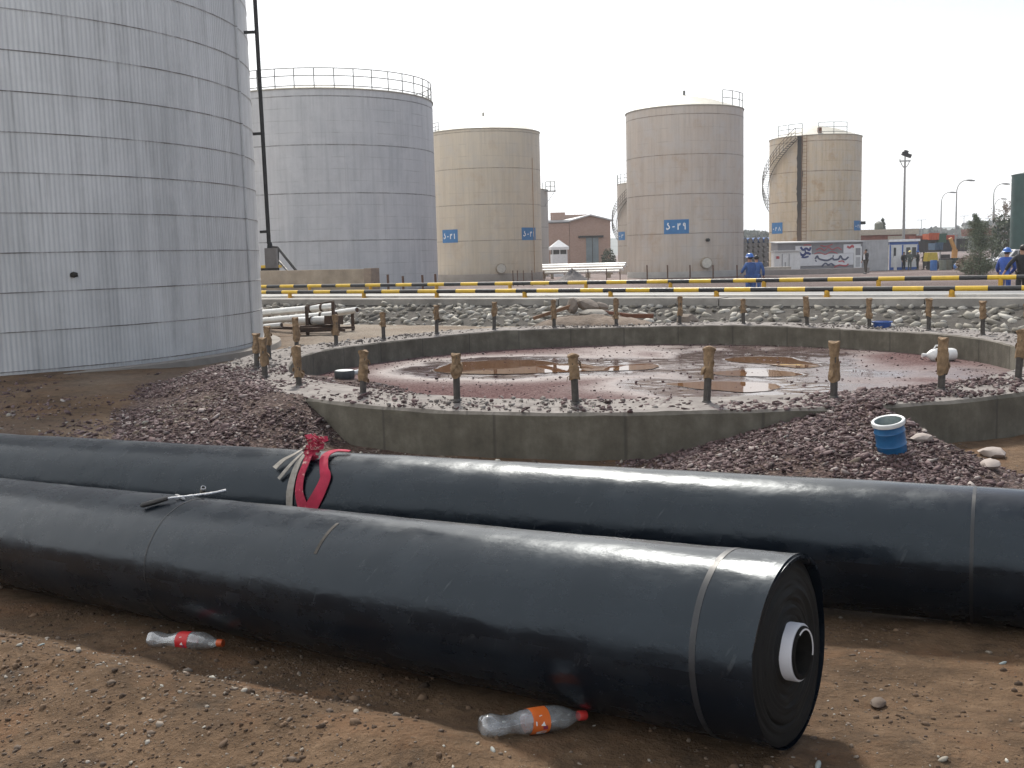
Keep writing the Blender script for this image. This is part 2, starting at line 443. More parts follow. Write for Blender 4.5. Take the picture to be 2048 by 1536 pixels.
tag(stones('clods', np.stack([x3, y3, T(x3, y3)], 1), rs.gamma(1.0, .0027, len(x3)).clip(.0014, .019), stone_mat('dirt_clod', [(0, (.045, .028, .017)), (.5, (.10, .062, .037)), (1, (.20, .13, .08))], .95), 18, (1, .9, .7), .3, lift=.05), 'crumbled clods of brown earth on the foreground dirt', 'earth clods', kind='stuff')
tag(stones('pebbles', np.stack([np.r_[x, x2], np.r_[y, y2], np.r_[z, z2]], 1), np.r_[s, s2], M_PEB, 8, lift=.1), 'loose pebbles strewn over the brown dirt', 'pebbles', kind='stuff')
# rubble on the ring top and on the ground behind it
th = rs.uniform(0, 2 * PI, 16000); dn = np.degrees(th) % 360
rr_ = np.where((dn > 195) & (dn < 345), rs.uniform(RIN + .05, ROUT - .03, 16000), rs.uniform(RIN + .1, ROUT + .7, 16000))
den_ = np.where((dn > 240) & (dn < 258), .3, np.where((dn > 195) & (dn < 345), .07, .6))
k = rs.uniform(0, 1, 16000) < den_; th, rr_ = th[k], rr_[k]
x = RC[0] + rr_ * np.cos(th); y = RC[1] + rr_ * np.sin(th); z = np.maximum(T(x, y), np.where(rr_ < ROUT, 0.0, -9)); s = rs.gamma(1.8, .0075, len(x)).clip(.005, .05)
tag(stones('rubble', np.stack([x, y, z], 1), s, M_GREY, 9), 'pale broken concrete rubble along the rim of the ring', 'rubble', kind='stuff')
th = np.r_[np.radians(rs.normal(284, 14, 9000)), np.radians(rs.normal(212, 12, 5000)), np.radians(rs.uniform(225, 345, 1500))]; rr_ = rs.uniform(RIN + .02, ROUT - .02, len(th))
x = RC[0] + rr_ * np.cos(th); y = RC[1] + rr_ * np.sin(th)
k = rs.uniform(0, 1, len(th)) < np.clip(.55 + 1.5 * fbm(x * 1.4, y * 1.4, 3, 44), .05, 1); x, y = x[k], y[k]
tag(stones('rim_gravel', np.stack([x, y, np.maximum(T(x, y), 0)], 1), rs.gamma(2.2, .0058, len(x)).clip(.005, .04), M_MAUVE, 19, (1.2, .75, .45)), 'mauve gravel spilled over the top of the ring', 'gravel', kind='stuff')
x, y = scatter(52000, (-9, -2.8), (7.5, 16.5), lambda x, y: np.clip(.10 + .35 * np.clip(1 - np.hypot(x + 3.6, y - 11.3) / 2.6, 0, 1) + fbm(x * .7, y * .7, 4, 52) * 1.5, 0, .8) * (1 - .85 * sst(10.5, 13.5, y)) * (np.hypot(x - RC[0], y - RC[1]) > ROUT) * (np.hypot(x - T1C[0], y - T1C[1]) > T1R + .5))
tag(stones('strewn_gravel', np.stack([x, y, T(x, y)], 1), rs.gamma(2.2, .0055, len(x)).clip(.006, .045), M_MAUVE, 29, (1.2, .8, .45)), 'mauve gravel thinly strewn on the dirt left of the heap', 'gravel', kind='stuff')
x, y = scatter(420, (-2.4, 3.0), (1.95, 4.2), lambda x, y: np.clip(.12 + .8 * np.exp(-((x + .9 + (y - 2.4) * .9) / .7) ** 2), 0, 1))
tag(stones('pale_pebbles', np.stack([x, y, T(x, y)], 1), rs.gamma(2.4, .0026, len(x)).clip(.003, .0125), stone_mat('pale_pebble', [(0, (.20, .17, .13)), (.5, (.36, .33, .28)), (.8, (.26, .31, .31)), (1, (.50, .46, .38))]), 35, (1.5, .8, .55), .12, .5, 2, True, lift=.2), 'pale rounded pebbles scattered on the foreground bank', 'pebbles', kind='stuff')
# a few bigger loose stones, each a thing
for i, (px, py, sz, lab) in enumerate([
        (1757, 1411, .038, 'fist sized brown stone on the dirt right of the cut roll end'),
        (1985, 912, .13, 'flat pale stone, the larger of two right of the blue barrel'),
        (1980, 935, .11, 'flat pale stone nearest the roll below the blue barrel'),
        (1845, 882, .10, 'whitish rock beside the foot of the blue barrel'),
        (1385, 0, 0, '')]):
    if not sz: continue
    P = onT(px, py); o = MB().ico((0, 0, 0), (sz, sz * .7, sz * .42), rnd.uniform(0, 3), .14, 2).build('stone', pm('stone_%d' % i, (.33, .28, .25) if i else (.11, .08, .06), .8, bump=.4, bscale=30), loc=(P[0], P[1], P[2] + sz * .25), ang=30)
    tag(o, lab, 'stone')

# ------------------------------------------------------------------ concrete ring, floor, puddles
m, nt, b = new_mat('ring_concrete'); h = NT(nt); v = h.coord(); X = h.xyz(v)
ang = h.m('MULTIPLY', h.m('ARCTAN2', X[1], X[0]), 6.0)
cyv = h.comb(ang, 0.0, X[2])
st = h.noise(h.comb(h.m('MULTIPLY', ang, 3.0), 0.0, h.m('MULTIPLY', X[2], .5)), 1.2, 5, .65)
n = h.noise(v, 3.5, 6, .65)
c = h.ramp(h.m('ADD', h.m('MULTIPLY', n, .6), h.m('MULTIPLY', st, .4)), [(.32, (.060, .053, .040)), (.5, (.110, .099, .075)), (.66, (.175, .16, .128))])
fr = h.m('FRACT', h.m('MULTIPLY', ang, .82)); seam = h.mapr(h.m('ABSOLUTE', h.m('SUBTRACT', fr, .5)), .006, .016, 1, 0)
c = h.mix(h.m('MULTIPLY', seam, .5), c, (.04, .035, .03))
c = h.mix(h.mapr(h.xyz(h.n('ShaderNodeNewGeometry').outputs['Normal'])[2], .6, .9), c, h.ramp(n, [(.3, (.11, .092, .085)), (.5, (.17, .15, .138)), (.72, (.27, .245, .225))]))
h.link(c, b.inputs['Base Color']); b.inputs['Roughness'].default_value = .85
h.link(h.bump(h.m('ADD', h.noise(v, 28, 5), h.m('MULTIPLY', seam, -.8)), .35, .015), b.inputs['Normal'])
q = MB()
prof = [(RIN, -.8), (RIN, -.02), (RIN + .02, 0), (ROUT - .03, 0), (ROUT, -.03), (ROUT, -.9)]
q.lathe(prof, 200)
q.v = [(a + (.02 * math.sin(9 * math.atan2(bb, a)) + rnd.uniform(-.004, .004)) * a / 6, bb + rnd.uniform(-.004, .004), cc + (.012 * math.sin(7 * math.atan2(bb, a)) + rnd.uniform(-.006, .006) if cc > -.1 else 0)) for a, bb, cc in q.v]
o = q.build('concrete_ring', m, loc=(RC[0], RC[1], 0), ang=35)
tag(o, 'large round concrete foundation ring holding wet gravel and puddles', 'foundation')

PUD = [[(868, 741), (890, 731), (912, 725), (960, 722), (1010, 720), (1080, 721), (1120, 727), (1165, 727), (1200, 733), (1235, 731), (1290, 727), (1318, 730), (1306, 737), (1240, 741), (1180, 742), (1130, 744), (1080, 746), (1000, 748), (935, 747), (895, 746)],
       [(1448, 718), (1480, 714), (1530, 713), (1580, 715), (1608, 723), (1638, 732), (1600, 736), (1560, 732), (1520, 727), (1470, 724)],
       [(1425, 745), (1470, 740), (1520, 739), (1560, 741), (1590, 745), (1600, 750), (1550, 753), (1500, 752), (1450, 751)],
       [(1330, 768), (1380, 764), (1440, 762), (1500, 764), (1545, 768), (1562, 775), (1540, 781), (1500, 784), (1430, 780), (1370, 774)]]
PZ = FLOOR + .006
m, nt, b = new_mat('muddy_water'); h = NT(nt)
b.inputs['Base Color'].default_value = (.13, .062, .03, 1); b.inputs['Roughness'].default_value = .015; b.inputs['IOR'].default_value = 1.33
h.link(h.bump(h.noise(h.coord(), 5, 2), .02, .01), b.inputs['Normal'])
M_WATER = m
pudw = []
for pts in PUD:
    W = np.array([onz(px, py, PZ)[:2] for px, py in pts])
    k = len(W); dense = []
    for i in range(k):                                  # Catmull-Rom through the shore points
        p0, p1, p2, p3 = W[i - 1], W[i], W[(i + 1) % k], W[(i + 2) % k]
        for u in np.linspace(0, 1, 8, endpoint=False):
            dense.append(.5 * ((2 * p1) + (p2 - p0) * u + (2 * p0 - 5 * p1 + 4 * p2 - p3) * u * u + (3 * p1 - p0 - 3 * p2 + p3) * u ** 3))
    D = np.array(dense); D = D + .05 * np.stack([fbm(D[:, 0] * 4, D[:, 1] * 4, 3, 50), fbm(D[:, 0] * 4, D[:, 1] * 4, 3, 60)], 1)
    pudw.append(D)
    q = MB(); n_ = len(D)
    q.add([(a, c_, PZ) for a, c_ in D] + [(a, c_, PZ - .02) for a, c_ in D], [tuple(range(n_))[::-1] if np.sum(D[:, 0] * np.roll(D[:, 1], -1) - D[:, 1] * np.roll(D[:, 0], -1)) < 0 else tuple(range(n_))])
    tag(q.build('puddle', M_WATER, smooth=False), kind='structure')
# wet gravel floor
m, nt, b = new_mat('wet_gravel'); h = NT(nt); v = h.coord()
n = h.noise(v, 1.1, 5, .6); n2 = h.noise(v, 30, 5, .7); vo = h.voro(v, 45, out='Color'); wet = h.attr('wet')
c = h.ramp(h.m('ADD', h.m('MULTIPLY', n2, .5), h.m('MULTIPLY', h.xyz(vo)[0], .5)), [(.2, (.075, .044, .043)), (.5, (.125, .078, .076)), (.8, (.19, .135, .13))])
c = h.mix(h.m('MULTIPLY', wet, .5), c, (.05, .032, .028))
h.link(c, b.inputs['Base Color'])
wn = h.m('MULTIPLY', wet, h.mapr(n, .35, .6, .55, 1))
h.link(h.mapr(wn, 0, .8, .85, .10), b.inputs['Roughness']); h.link(h.mapr(wn, 0, .5, .0, .5), b.inputs['Specular IOR Level'])
bs = h.n('ShaderNodeBump'); bs.inputs['Distance'].default_value = .012
h.link(h.m('ADD', h.m('MULTIPLY', n2, .6), h.m('MULTIPLY', h.voro(v, 45), .5)), bs.inputs['Height']); h.link(h.mapr(wn, 0, .9, .6, .04), bs.inputs['Strength'])
h.link(bs.outputs[0], b.inputs['Normal'])
gx, gy = np.meshgrid(np.linspace(-5.45, 5.45, 220), np.linspace(-5.45, 5.45, 220)); inside = np.hypot(gx, gy) < 5.42
def polyd(px, py, D):
    best = np.full(px.shape, 9.0)
    for i in range(0, len(D), 2): best = np.minimum(best, np.hypot(px - D[i, 0], py - D[i, 1]))
    return best
wx, wy = gx + RC[0], gy + RC[1]; dd = np.full(gx.shape, 9.0)
for D in pudw: dd = np.minimum(dd, polyd(wx, wy, D))
gzv = FLOOR + .010 * fbm(wx * 1.2, wy * 1.2, 3, 70) + .008 * fbm(wx * 8, wy * 8, 3, 71)
gzv = np.where(dd < .3, np.minimum(gzv, FLOOR + .002), gzv)
def inpoly(px, py, D):
    c = np.zeros(px.shape, bool)
    for i in range(len(D)):
        (x1, y1), (x2, y2) = D[i], D[(i + 1) % len(D)]
        if y1 != y2: c ^= ((y1 > py) != (y2 > py)) & (px < (x2 - x1) * (py - y1) / (y2 - y1) + x1)
    return c
for D in pudw: gzv = np.where(inpoly(wx, wy, D), FLOOR - .02, gzv)
wetv = np.clip(np.exp(-(dd / .8) ** 2) * 1.25 + .75 * sst(-.3, .25, fbm(wx * .45, wy * .45, 3, 73)) * sst(-2.2, 1.8, gx) * sst(-5.2, -2.5, gy), 0, 1)
ids = -np.ones(gx.shape, int); ids[inside] = np.arange(inside.sum())
Q = np.stack([ids[:-1, :-1], ids[:-1, 1:], ids[1:, 1:], ids[1:, :-1]], -1).reshape(-1, 4); Q = Q[(Q >= 0).all(1)]
tag(np_mesh('gravel_floor', np.stack([wx[inside], wy[inside], gzv[inside]], 1), Q, m, {'wet': wetv[inside]}, True), kind='structure')
def inring(n, f):
    a = rs.uniform(0, 2 * PI, n); r = RIN * np.sqrt(rs.uniform(0, .995, n)); x = RC[0] + r * np.cos(a); y = RC[1] + r * np.sin(a)
    dq = np.full(n, 9.0)
    for D in pudw: dq = np.minimum(dq, polyd(x, y, D))
    k = (dq > .22) & (rs.uniform(0, 1, n) < f(r)); return x[k], y[k]
x, y = inring(9000, lambda r: np.where(r > 4.6, .9, .35)); 
tag(stones('floor_gravel', np.stack([x, y, np.full(len(x), FLOOR)], 1), rs.gamma(2.4, .004, len(x)).clip(.004, .03), M_MAUVE, 15), 'wet mauve gravel covering the floor inside the ring', 'gravel', kind='stuff')

# ------------------------------------------------------------------ anchor bolts with burlap
M_BOLT = pm('bolt_steel', (.075, .068, .062), .55, .5, .35, 20)
M_BURL = pm('burlap', (.17, .105, .055), .95, 0, .35, 14, (.33, .225, .13), .9, 160, .006)
def make_bolt(seed):
    r = random.Random(seed)
    root = thing('anchor_bolt', 'x', 'anchor bolt', (0, 0, 0))
    H = .5
    q = MB().cyl((0, 0, -.1), (0, 0, H * .97), .036, n=14)
    q.lathe([(.036, .0), (.05, .004), (.046, .02), (.036, .03)], 14)
    q.build('shaft', M_BOLT, root)
    lo = r.choice([.12, .16, .2, .23, .26]); n = 20; rows = 26; V = []
    off = [r.uniform(-1, 1) for _ in range(40)]; ties = [r.uniform(.15, .95) for _ in range(r.choice([1, 2, 2]))]
    for j in range(rows):
        u = j / (rows - 1); zz = lo + (H + .012 - lo) * u
        base = .048 + .006 * math.sin(u * (5 + 3 * off[8]) + off[0] * 3) + .010 * max(0, off[9]) * math.exp(-((u - .45) / .2) ** 2) + (.004 if u > .9 else 0) * (1 + off[1]) - .0035 * sum(math.exp(-((u - t) / .035) ** 2) for t in ties)
        flare = .010 * max(0, off[2]) * math.exp(-((u - .25) / .14) ** 2)
        for k in range(n):
            a = 2 * PI * k / n
            rad = base + .005 * math.sin(3 * a + off[3] * 6 + u * 5) + .004 * math.sin(7 * a - u * 11 + off[4] * 4) + r.uniform(-.0025, .0025) + flare * (1 + math.cos(a + off[5] * 3))
            V.append((rad * math.cos(a), rad * math.sin(a), zz + .012 * math.sin(2 * a + off[6] * 3) * (1 if j < 2 or j > rows - 3 else .4)))
    F = [(j * n + k, j * n + (k + 1) % n, (j + 1) * n + (k + 1) % n, (j + 1) * n + k) for j in range(rows - 1) for k in range(n)]
    top = len(V); V.append((0, 0, H + .02)); F += [((rows - 1) * n + k, (rows - 1) * n + (k + 1) % n, top) for k in range(n)]
    w_ = MB().add(V, F)
    for t in range(r.choice([2, 3, 4])):                # loose corners of cloth
        a = r.uniform(0, 6.28); zz = r.uniform(lo + .03, H - .04); d = np.array([math.cos(a), math.sin(a), 0]); s_ = np.array([-d[1], d[0], 0])
        p = d * .046 + np.array([0, 0, zz])
        w_.ribbon([p, p + d * .02 + np.array([0, 0, -.02]), p + d * .026 + np.array([0, 0, -.055]) + s_ * r.uniform(-.02, .02)], [d, d, d], [.05, .045, .02], .004)
    w_.build('burlap_wrap', M_BURL, root, ang=60)
    return root
protos = [make_bolt(100 + i) for i in range(9)]
PH = 3.3425; used = set()
ORD = ['leftmost', 'second', 'third', 'fourth', 'fifth', 'sixth', 'seventh', 'eighth', 'ninth', 'tenth', 'eleventh', 'twelfth', 'thirteenth', 'fourteenth', 'fifteenth', 'sixteenth']
for k in range(28):
    a = PH + 2 * PI * (k if k < 11 else k - 28) / 28
    kk = k if k < 11 else k - 28
    if kk < -15: continue
    x, y = RC[0] + 5.75 * math.cos(a), RC[1] + 5.75 * math.sin(a)
    pi = (k * 5 + 3) % 9
    o = protos[pi] if pi not in used else copy_tree(protos[pi]); used.add(pi)
    zb = max(0, float(T(x, y)) if False else 0)
    o.location = (x, y, zb); o.rotation_euler = (rnd.uniform(-.055, .055), rnd.uniform(-.055, .055), rnd.uniform(0, 6))
    s_ = rnd.uniform(.94, 1.12); o.scale = (1, 1, s_)
    if kk >= 0: lab = 'burlap wrapped bolt on the near rim of the ring, %s from the left' % ORD[kk]
    else: lab = 'burlap wrapped bolt on the far rim of the ring, %s from the left' % ORD[-1 - kk]
    tag(o, lab.replace('leftmost from the left', 'the leftmost one'), 'anchor bolt', 'burlap wrapped bolts around the foundation ring')

# things inside the ring
P = onz(690, 768, FLOOR); P[2] = max(FLOOR, gz(P[0], P[1])); P = onz(690, 768, P[2]); P[2] = max(FLOOR, gz(P[0], P[1])) - .01
M_DRK = pm('dark_plastic', (.045, .05, .055), .5); M_PALE = pm('pale_plastic', (.55, .57, .58), .5); M_WHITEP = pm('white_plastic', (.72, .72, .70), .45)
o = thing('cut_canister', 'short dark cut down canister with pale lid on the gravel inside the ring', 'canister', P, .3)
MB().lathe([(.02, 0), (.13, 0), (.145, .02), (.148, .1), (.14, .125)], 24, cap=True).build('body', M_DRK, o)
MB().lathe([(.0, .131), (.12, .131), (.13, .127)], 24).build('lid', M_PALE, o)
MB().tube([(.13, .02, .08), (.20, .03, .09), (.235, .03, .115)], [.035, .034, .024], 10).build('spout', M_PALE, o)
P = onz(1883, 722, FLOOR)
o = thing('plastic_jug', 'white plastic jug lying on its side by the right bolt inside the ring', 'jug', (P[0], P[1], FLOOR + .1), .05)
q = MB(); V = [(-.25, .02), (-.22, .09), (-.17, .105), (.12, .105), (.17, .09), (.23, .045), (.245, .03), (.29, .03)]
q.tube([(-a, 0, 0) for a, _ in V], [r for _, r in V], 16).build('body', M_WHITEP, o)
MB().cyl((-.285, 0, 0), (-.32, 0, 0), .035, n=14).build('cap', pm('jug_cap', (.7, .7, .68), .4), o)
MB().tube([(.05, 0, .1), (.03, 0, .15), (-.1, 0, .15), (-.13, 0, .1)], .014, 8).build('handle', M_WHITEP, o)
P = onz(1772, 655, 0)
o = thing('plastic_tub', 'small bright blue tub lying on the far rim of the ring', 'tub', (P[0], P[1] + .2, -.02), .1)
MB().lathe([(.04, .0), (.14, 0), (.155, .03), (.16, .1), (.175, .105), (.175, .12), (.15, .12), (.14, .03), (.02, .02)], 22).build('body', pm('blue_tub', (.02, .075, .28), .4), o)
MB().lathe([(.176, .10), (.186, .105), (.186, .122), (.176, .125)], 22).build('rim', pm('blue_tub_rim', (.03, .10, .33), .4), o)

# blue barrel on the heap
P = onT(1799, 912); BS = .80; tl = Matrix.Rotation(.14, 3, 'X') @ Matrix.Rotation(-.2, 3, 'Y')
o = thing('barrel', 'open blue plastic barrel with white rim leaning on the mauve gravel heap', 'barrel', (P[0], P[1] + .15, P[2] - .02), R=np.array(tl))
MB().lathe([(0.024, 0.0), (0.108, 0.0), (0.1168, 0.0212), (0.12, 0.0954), (0.1248, 0.1039), (0.12, 0.1124), (0.1224, 0.212), (0.1264, 0.2194), (0.1216, 0.2268), (0.1216, 0.2809), (0.1128, 0.2809), (0.1128, 0.0318), (0.016, 0.0212)], 36).build('body', pm('barrel_blue', (.012, .10, .26), .38, c2=(.022, .15, .34)), o)
MB().lathe([(0.1104, 0.2777), (0.1328, 0.2777), (0.136, 0.2883), (0.1344, 0.3095), (0.128, 0.3148), (0.112, 0.3116), (0.1096, 0.2968), (0.1104, 0.2777)], 36).build('rim', pm('barrel_rim', (.66, .68, .67), .45), o)
MB().lathe([(0.1092, 0.3074), (0.1092, 0.0636), (0.0, 0.0636)], 36).build('liner', pm('barrel_liner', (.42, .47, .47), .5, c2=(.15, .2, .2), scale=9), o)
# ------------------------------------------------------------------ geomembrane rolls
m, nt, b = new_mat('black_membrane'); h = NT(nt); v = h.coord(); X = h.xyz(v)
ang = h.m('ARCTAN2', X[2], X[1])
cv = h.comb(h.m('MULTIPLY', X[0], 1.0), h.m('MULTIPLY', ang, .28), 0.0)
long_ = h.noise(h.comb(h.m('MULTIPLY', X[0], .7), h.m('MULTIPLY', ang, 1.2), 0), 4, 5, .6)
dust = h.mapr(h.noise(cv, 3.2, 6, .68), .45, .75)
skew = h.comb(h.m('ADD', h.m('MULTIPLY', X[0], 14), h.m('MULTIPLY', ang, 2.2)), h.m('MULTIPLY', ang, 1.0), 2.0)
scr = h.m('MULTIPLY', h.mapr(h.noise(skew, 1.7, 6, .75), .60, .78), h.mapr(h.noise(cv, 2.2, 3), .42, .62))
c = h.mix(h.m('MULTIPLY', dust, .85), (.0024, .0046, .0085), (.010, .0145, .021))
c = h.mix(h.m('MULTIPLY', scr, .8), c, (.075, .078, .082))
scr2 = h.m('MULTIPLY', h.mapr(h.noise(h.comb(h.m('ADD', h.m('MULTIPLY', X[0], 60), h.m('MULTIPLY', ang, 6)), h.m('MULTIPLY', ang, 2.2), 5.0), 1.0, 3, .6), .66, .74), h.mapr(h.noise(cv, 1.6, 4, .6), .48, .62))
c = h.mix(h.m('MULTIPLY', scr2, .55), c, (.085, .09, .095))
muddy = h.m('MULTIPLY', h.mapr(h.noise(cv, 9, 5, .7), .5, .75), h.mapr(h.m('ABSOLUTE', h.m('ADD', ang, 1.75)), .2, .7, .35, 0))
c = h.mix(h.m('MULTIPLY', muddy, .22), c, (.10, .075, .055))
spots = h.mapr(h.voro(cv, 22), .0, .10, 1, 0); c = h.mix(h.m('MULTIPLY', spots, h.mapr(h.noise(cv, 5, 2), .55, .62, 0, .5)), c, (.16, .145, .125))
h.link(c, b.inputs['Base Color'])
h.link(h.m('ADD', h.mapr(long_, .3, .7, .19, .29), h.m('MULTIPLY', dust, .16)), b.inputs['Roughness'])
b.inputs['Specular IOR Level'].default_value = .40; b.inputs['Specular Tint'].default_value = (.78, .90, 1.0, 1)
h.link(h.bump(h.m('ADD', h.noise(h.comb(h.m('MULTIPLY', X[0], 2.2), ang, 0), 3.0, 4, .5), h.m('MULTIPLY', h.noise(v, 90, 3), .03)), .12, .03), b.inputs['Normal'])
M_HDPE = m
m, nt, b = new_mat('roll_end'); h = NT(nt); v = h.coord(); X = h.xyz(v)
rad = h.m('SQRT', h.m('ADD', h.m('MULTIPLY', X[1], X[1]), h.m('MULTIPLY', X[2], X[2])))
lay = h.noise(h.comb(h.m('MULTIPLY', rad, 240), h.m('MULTIPLY', h.m('ARCTAN2', X[2], X[1]), .7), 0), 1.0, 3, .6)
nn = h.noise(v, 7, 5, .6)
c = h.mix(h.mapr(lay, .3, .7), (.0035, .0035, .0035), (.009, .0085, .0075)); c = h.mix(h.mapr(nn, .5, .75, 0, .35), c, (.016, .0145, .011))
c = h.mix(h.mapr(h.noise(v, 16, 6, .8), .66, .78, 0, .2), c, (.07, .065, .055))
h.link(c, b.inputs['Base Color']); b.inputs['Roughness'].default_value = .7; b.inputs['Specular IOR Level'].default_value = .25
h.link(h.bump(lay, .3, .004), b.inputs['Normal']); M_REND = m
M_TAPE = pm('tape_band', (.014, .0155, .019), .42, var=.3, scale=9)
M_CREASE = pm('crease_band', (.007, .009, .012), .4, var=.4, scale=9)
M_CORE = pm('core_pipe', (.50, .50, .53), .5, var=.12); M_COREIN = pm('core_inside', (.010, .009, .008), .8, var=.5, scale=25, spec=.1)

class Roll:
    """local frame: x along the axis towards the cut end (x = 0), z up"""
    def __init__(s, P, az, tilt, R, L, x1=0.0, seed=0):
        s.P = np.asarray(P, float); s.R = R; s.L = L; s.x1 = x1; s.seed = seed
        a = np.array([math.cos(az) * math.cos(tilt), -math.sin(az) * math.cos(tilt), math.sin(tilt)])
        y = np.cross([0, 0, 1], a); y /= np.linalg.norm(y); s.M = np.stack([a, y, np.cross(a, y)], 1)
    def rad(s, x, ph):
        return s.R + .008 * fbm(x * 1.6 + s.seed * 9, np.asarray(ph) * .9, 3, 80 + s.seed) + .0024 * fbm(x * 7, np.asarray(ph) * 1.6 + s.seed, 2, 85)
    def hit(s, px, py, off=0.0):
        o = s.M.T @ (CAM - s.P); d = s.M.T @ ray(px, py); R = s.R + off
        A = d[1] ** 2 + d[2] ** 2; B = o[1] * d[1] + o[2] * d[2]; C = o[1] ** 2 + o[2] ** 2 - R * R
        D = B * B - A * C
        t = (-B - math.sqrt(max(D, 0))) / A
        q = o + d * t; n = np.array([0, q[1], q[2]]); n /= np.linalg.norm(n)
        return q, n
    def pt(s, x, ph, off=0.0):
        r = float(s.rad(np.array(x), np.array(ph))) + off
        return np.array([x, r * math.cos(ph), r * math.sin(ph)]), np.array([0, math.cos(ph), math.sin(ph)])

def make_roll(rl, label, cut):
    o = thing('membrane_roll', label, 'membrane roll', rl.P, group='black geomembrane rolls', R=rl.M)
    nx, na = int(rl.L / .025), 96
    xs = np.linspace(rl.x1 - rl.L, rl.x1, nx); ph = np.linspace(0, 2 * PI, na, endpoint=False)
    XX, PP = np.meshgrid(xs, ph, indexing='ij')
    # seam-free noise: mirror the angle
    RR_ = rl.rad(XX, np.cos(PP) * 2.0 + 3) * .5 + rl.rad(XX + 3, np.sin(PP) * 2.0 + 7) * .5
    V = np.stack([XX, RR_ * np.cos(PP), RR_ * np.sin(PP)], -1).reshape(-1, 3)
    i = np.arange(nx * na).reshape(nx, na); j = np.roll(i, -1, 1)
    F = np.stack([i[:-1], j[:-1], j[1:], i[1:]], -1).reshape(-1, 4)
    np_mesh('wrap', V, F, M_HDPE, None, True, o)
    if cut:
        q = MB(); R = rl.R; prof = [(.086, 0.0)]
        n = 96; rings = 40; V = []
        for k in range(rings + 1):
            r = .084 + (R - .006 - .084) * k / rings
            for a in range(n):
                t = 2 * PI * a / n
                x = rl.x1 - .004 + .0012 * math.sin(k * 2.1 + t) + .012 * float(vnoise(np.array(k * .33), np.array(math.cos(t) * 2), 4)) + .004 * float(vnoise(np.array(k * 1.3), np.array(math.sin(t) * 2), 14)) - .012 * (k / rings) ** 6 * (1 + .6 * math.sin(t * 2 + 1))
                V.append((x, r * math.cos(t), r * math.sin(t)))
        F = [(k * n + a, k * n + (a + 1) % n, (k + 1) * n + (a + 1) % n, (k + 1) * n + a) for k in range(rings) for a in range(n)]
        MB().add(V, F).build('end_face', M_REND, o, ang=70)
        # loose outer layers at the top of the cut end
        for (dr, ln, a0, a1) in ((.000, .022, .2, 2.9), (-.006, .030, .9, 2.3)):
            q = MB(); V = []; k = 40
            for u in range(k + 1):
                t = a0 + (a1 - a0) * u / k; e = math.sin(PI * u / k) ** .5
                for x, r in ((rl.x1 - .03, rl.R + dr + .0005), (rl.x1 + ln * e - .004, rl.R + dr + .006 * e), (rl.x1 + ln * e - .004, rl.R + dr - .003), (rl.x1 - .03, rl.R + dr - .004)):
                    V.append((x, r * math.cos(t), r * math.sin(t)))
            F = [(u * 4 + c, u * 4 + (c + 1) % 4, u * 4 + 4 + (c + 1) % 4, u * 4 + 4 + c) for u in range(k) for c in range(4)]
            q.add(V, F).build('loose_edge', M_HDPE, o, ang=30)
        c = MB().lathe([(.086, -.6), (.086, .030), (.084, .033), (.074, .033)], 48)
        c.v = [(z + rl.x1, x, y) for x, y, z in c.v]
        cc = c.build('core', [M_CORE], o)
        c = MB().lathe([(.079, .0335), (.079, .037), (.076, .040), (.066, .040), (.063, .036), (.063, -2.5), (0, -2.5)], 40); c.v = [(z + rl.x1, x, y) for x, y, z in c.v]
        c.build('bore', M_COREIN, cc)
        c = MB().lathe([(.0715, .0402), (.0715, .0425), (.067, .0425), (.067, .0402)], 40, -.4, 2.0); c.v = [(z + rl.x1, x, y) for x, y, z in c.v]
        c.build('torn_liner', pm('torn_paper', (.62, .60, .60), .7), cc)
    return o

def band(rl, o, x, wd, mat_, off=.0012, skew=0.0, a0=0, a1=2 * PI, name='tape_band'):
    q = MB(); V = []; n = 96
    for k in range(n + 1):
        t = a0 + (a1 - a0) * k / n; xx = x + skew * math.sin(t)
        for dx in (-wd / 2, wd / 2): 
            p = float(rl.rad(np.array(xx + dx), np.array(math.cos(t) * 2.0 + 3))) * .5 + float(rl.rad(np.array(xx + dx + 3), np.array(math.sin(t) * 2.0 + 7))) * .5 + off
            V.append((xx + dx, p * math.cos(t), p * math.sin(t)))
    q.add(V, [(2 * k, 2 * k + 1, 2 * k + 3, 2 * k + 2) for k in range(n)]).build(name, mat_, o)

R1 = Roll((.814, 3.05, .302), .634, .0546, .2864, 6.9, 0.0, 1)
R2 = Roll((1.7887, 4.5145, .1708), .4486, .0126, .2913, 10.5, 2.3, 2)
roll1 = make_roll(R1, 'nearer black membrane roll with its cut end and white core showing', True)
roll2 = make_roll(R2, 'farther black membrane roll with a red strap tied round it', False)
x_ = R1.hit(1400, 1200)[0][0]; band(R1, roll1, x_ - .0, .020, M_TAPE)
x_ = R1.hit(300, 1080)[0][0]; band(R1, roll1, x_, .008, M_CREASE, skew=.01)
x_ = R1.hit(625, 1120)[0][0]; band(R1, roll1, x_, .016, pm('dirt_smear', (.026, .021, .016), .7, var=.6, scale=18), a0=PI * .60, a1=PI * .78, name='dirt_smear')
x_ = R2.hit(1945, 1050)[0][0]; band(R2, roll2, x_, .014, M_CREASE)

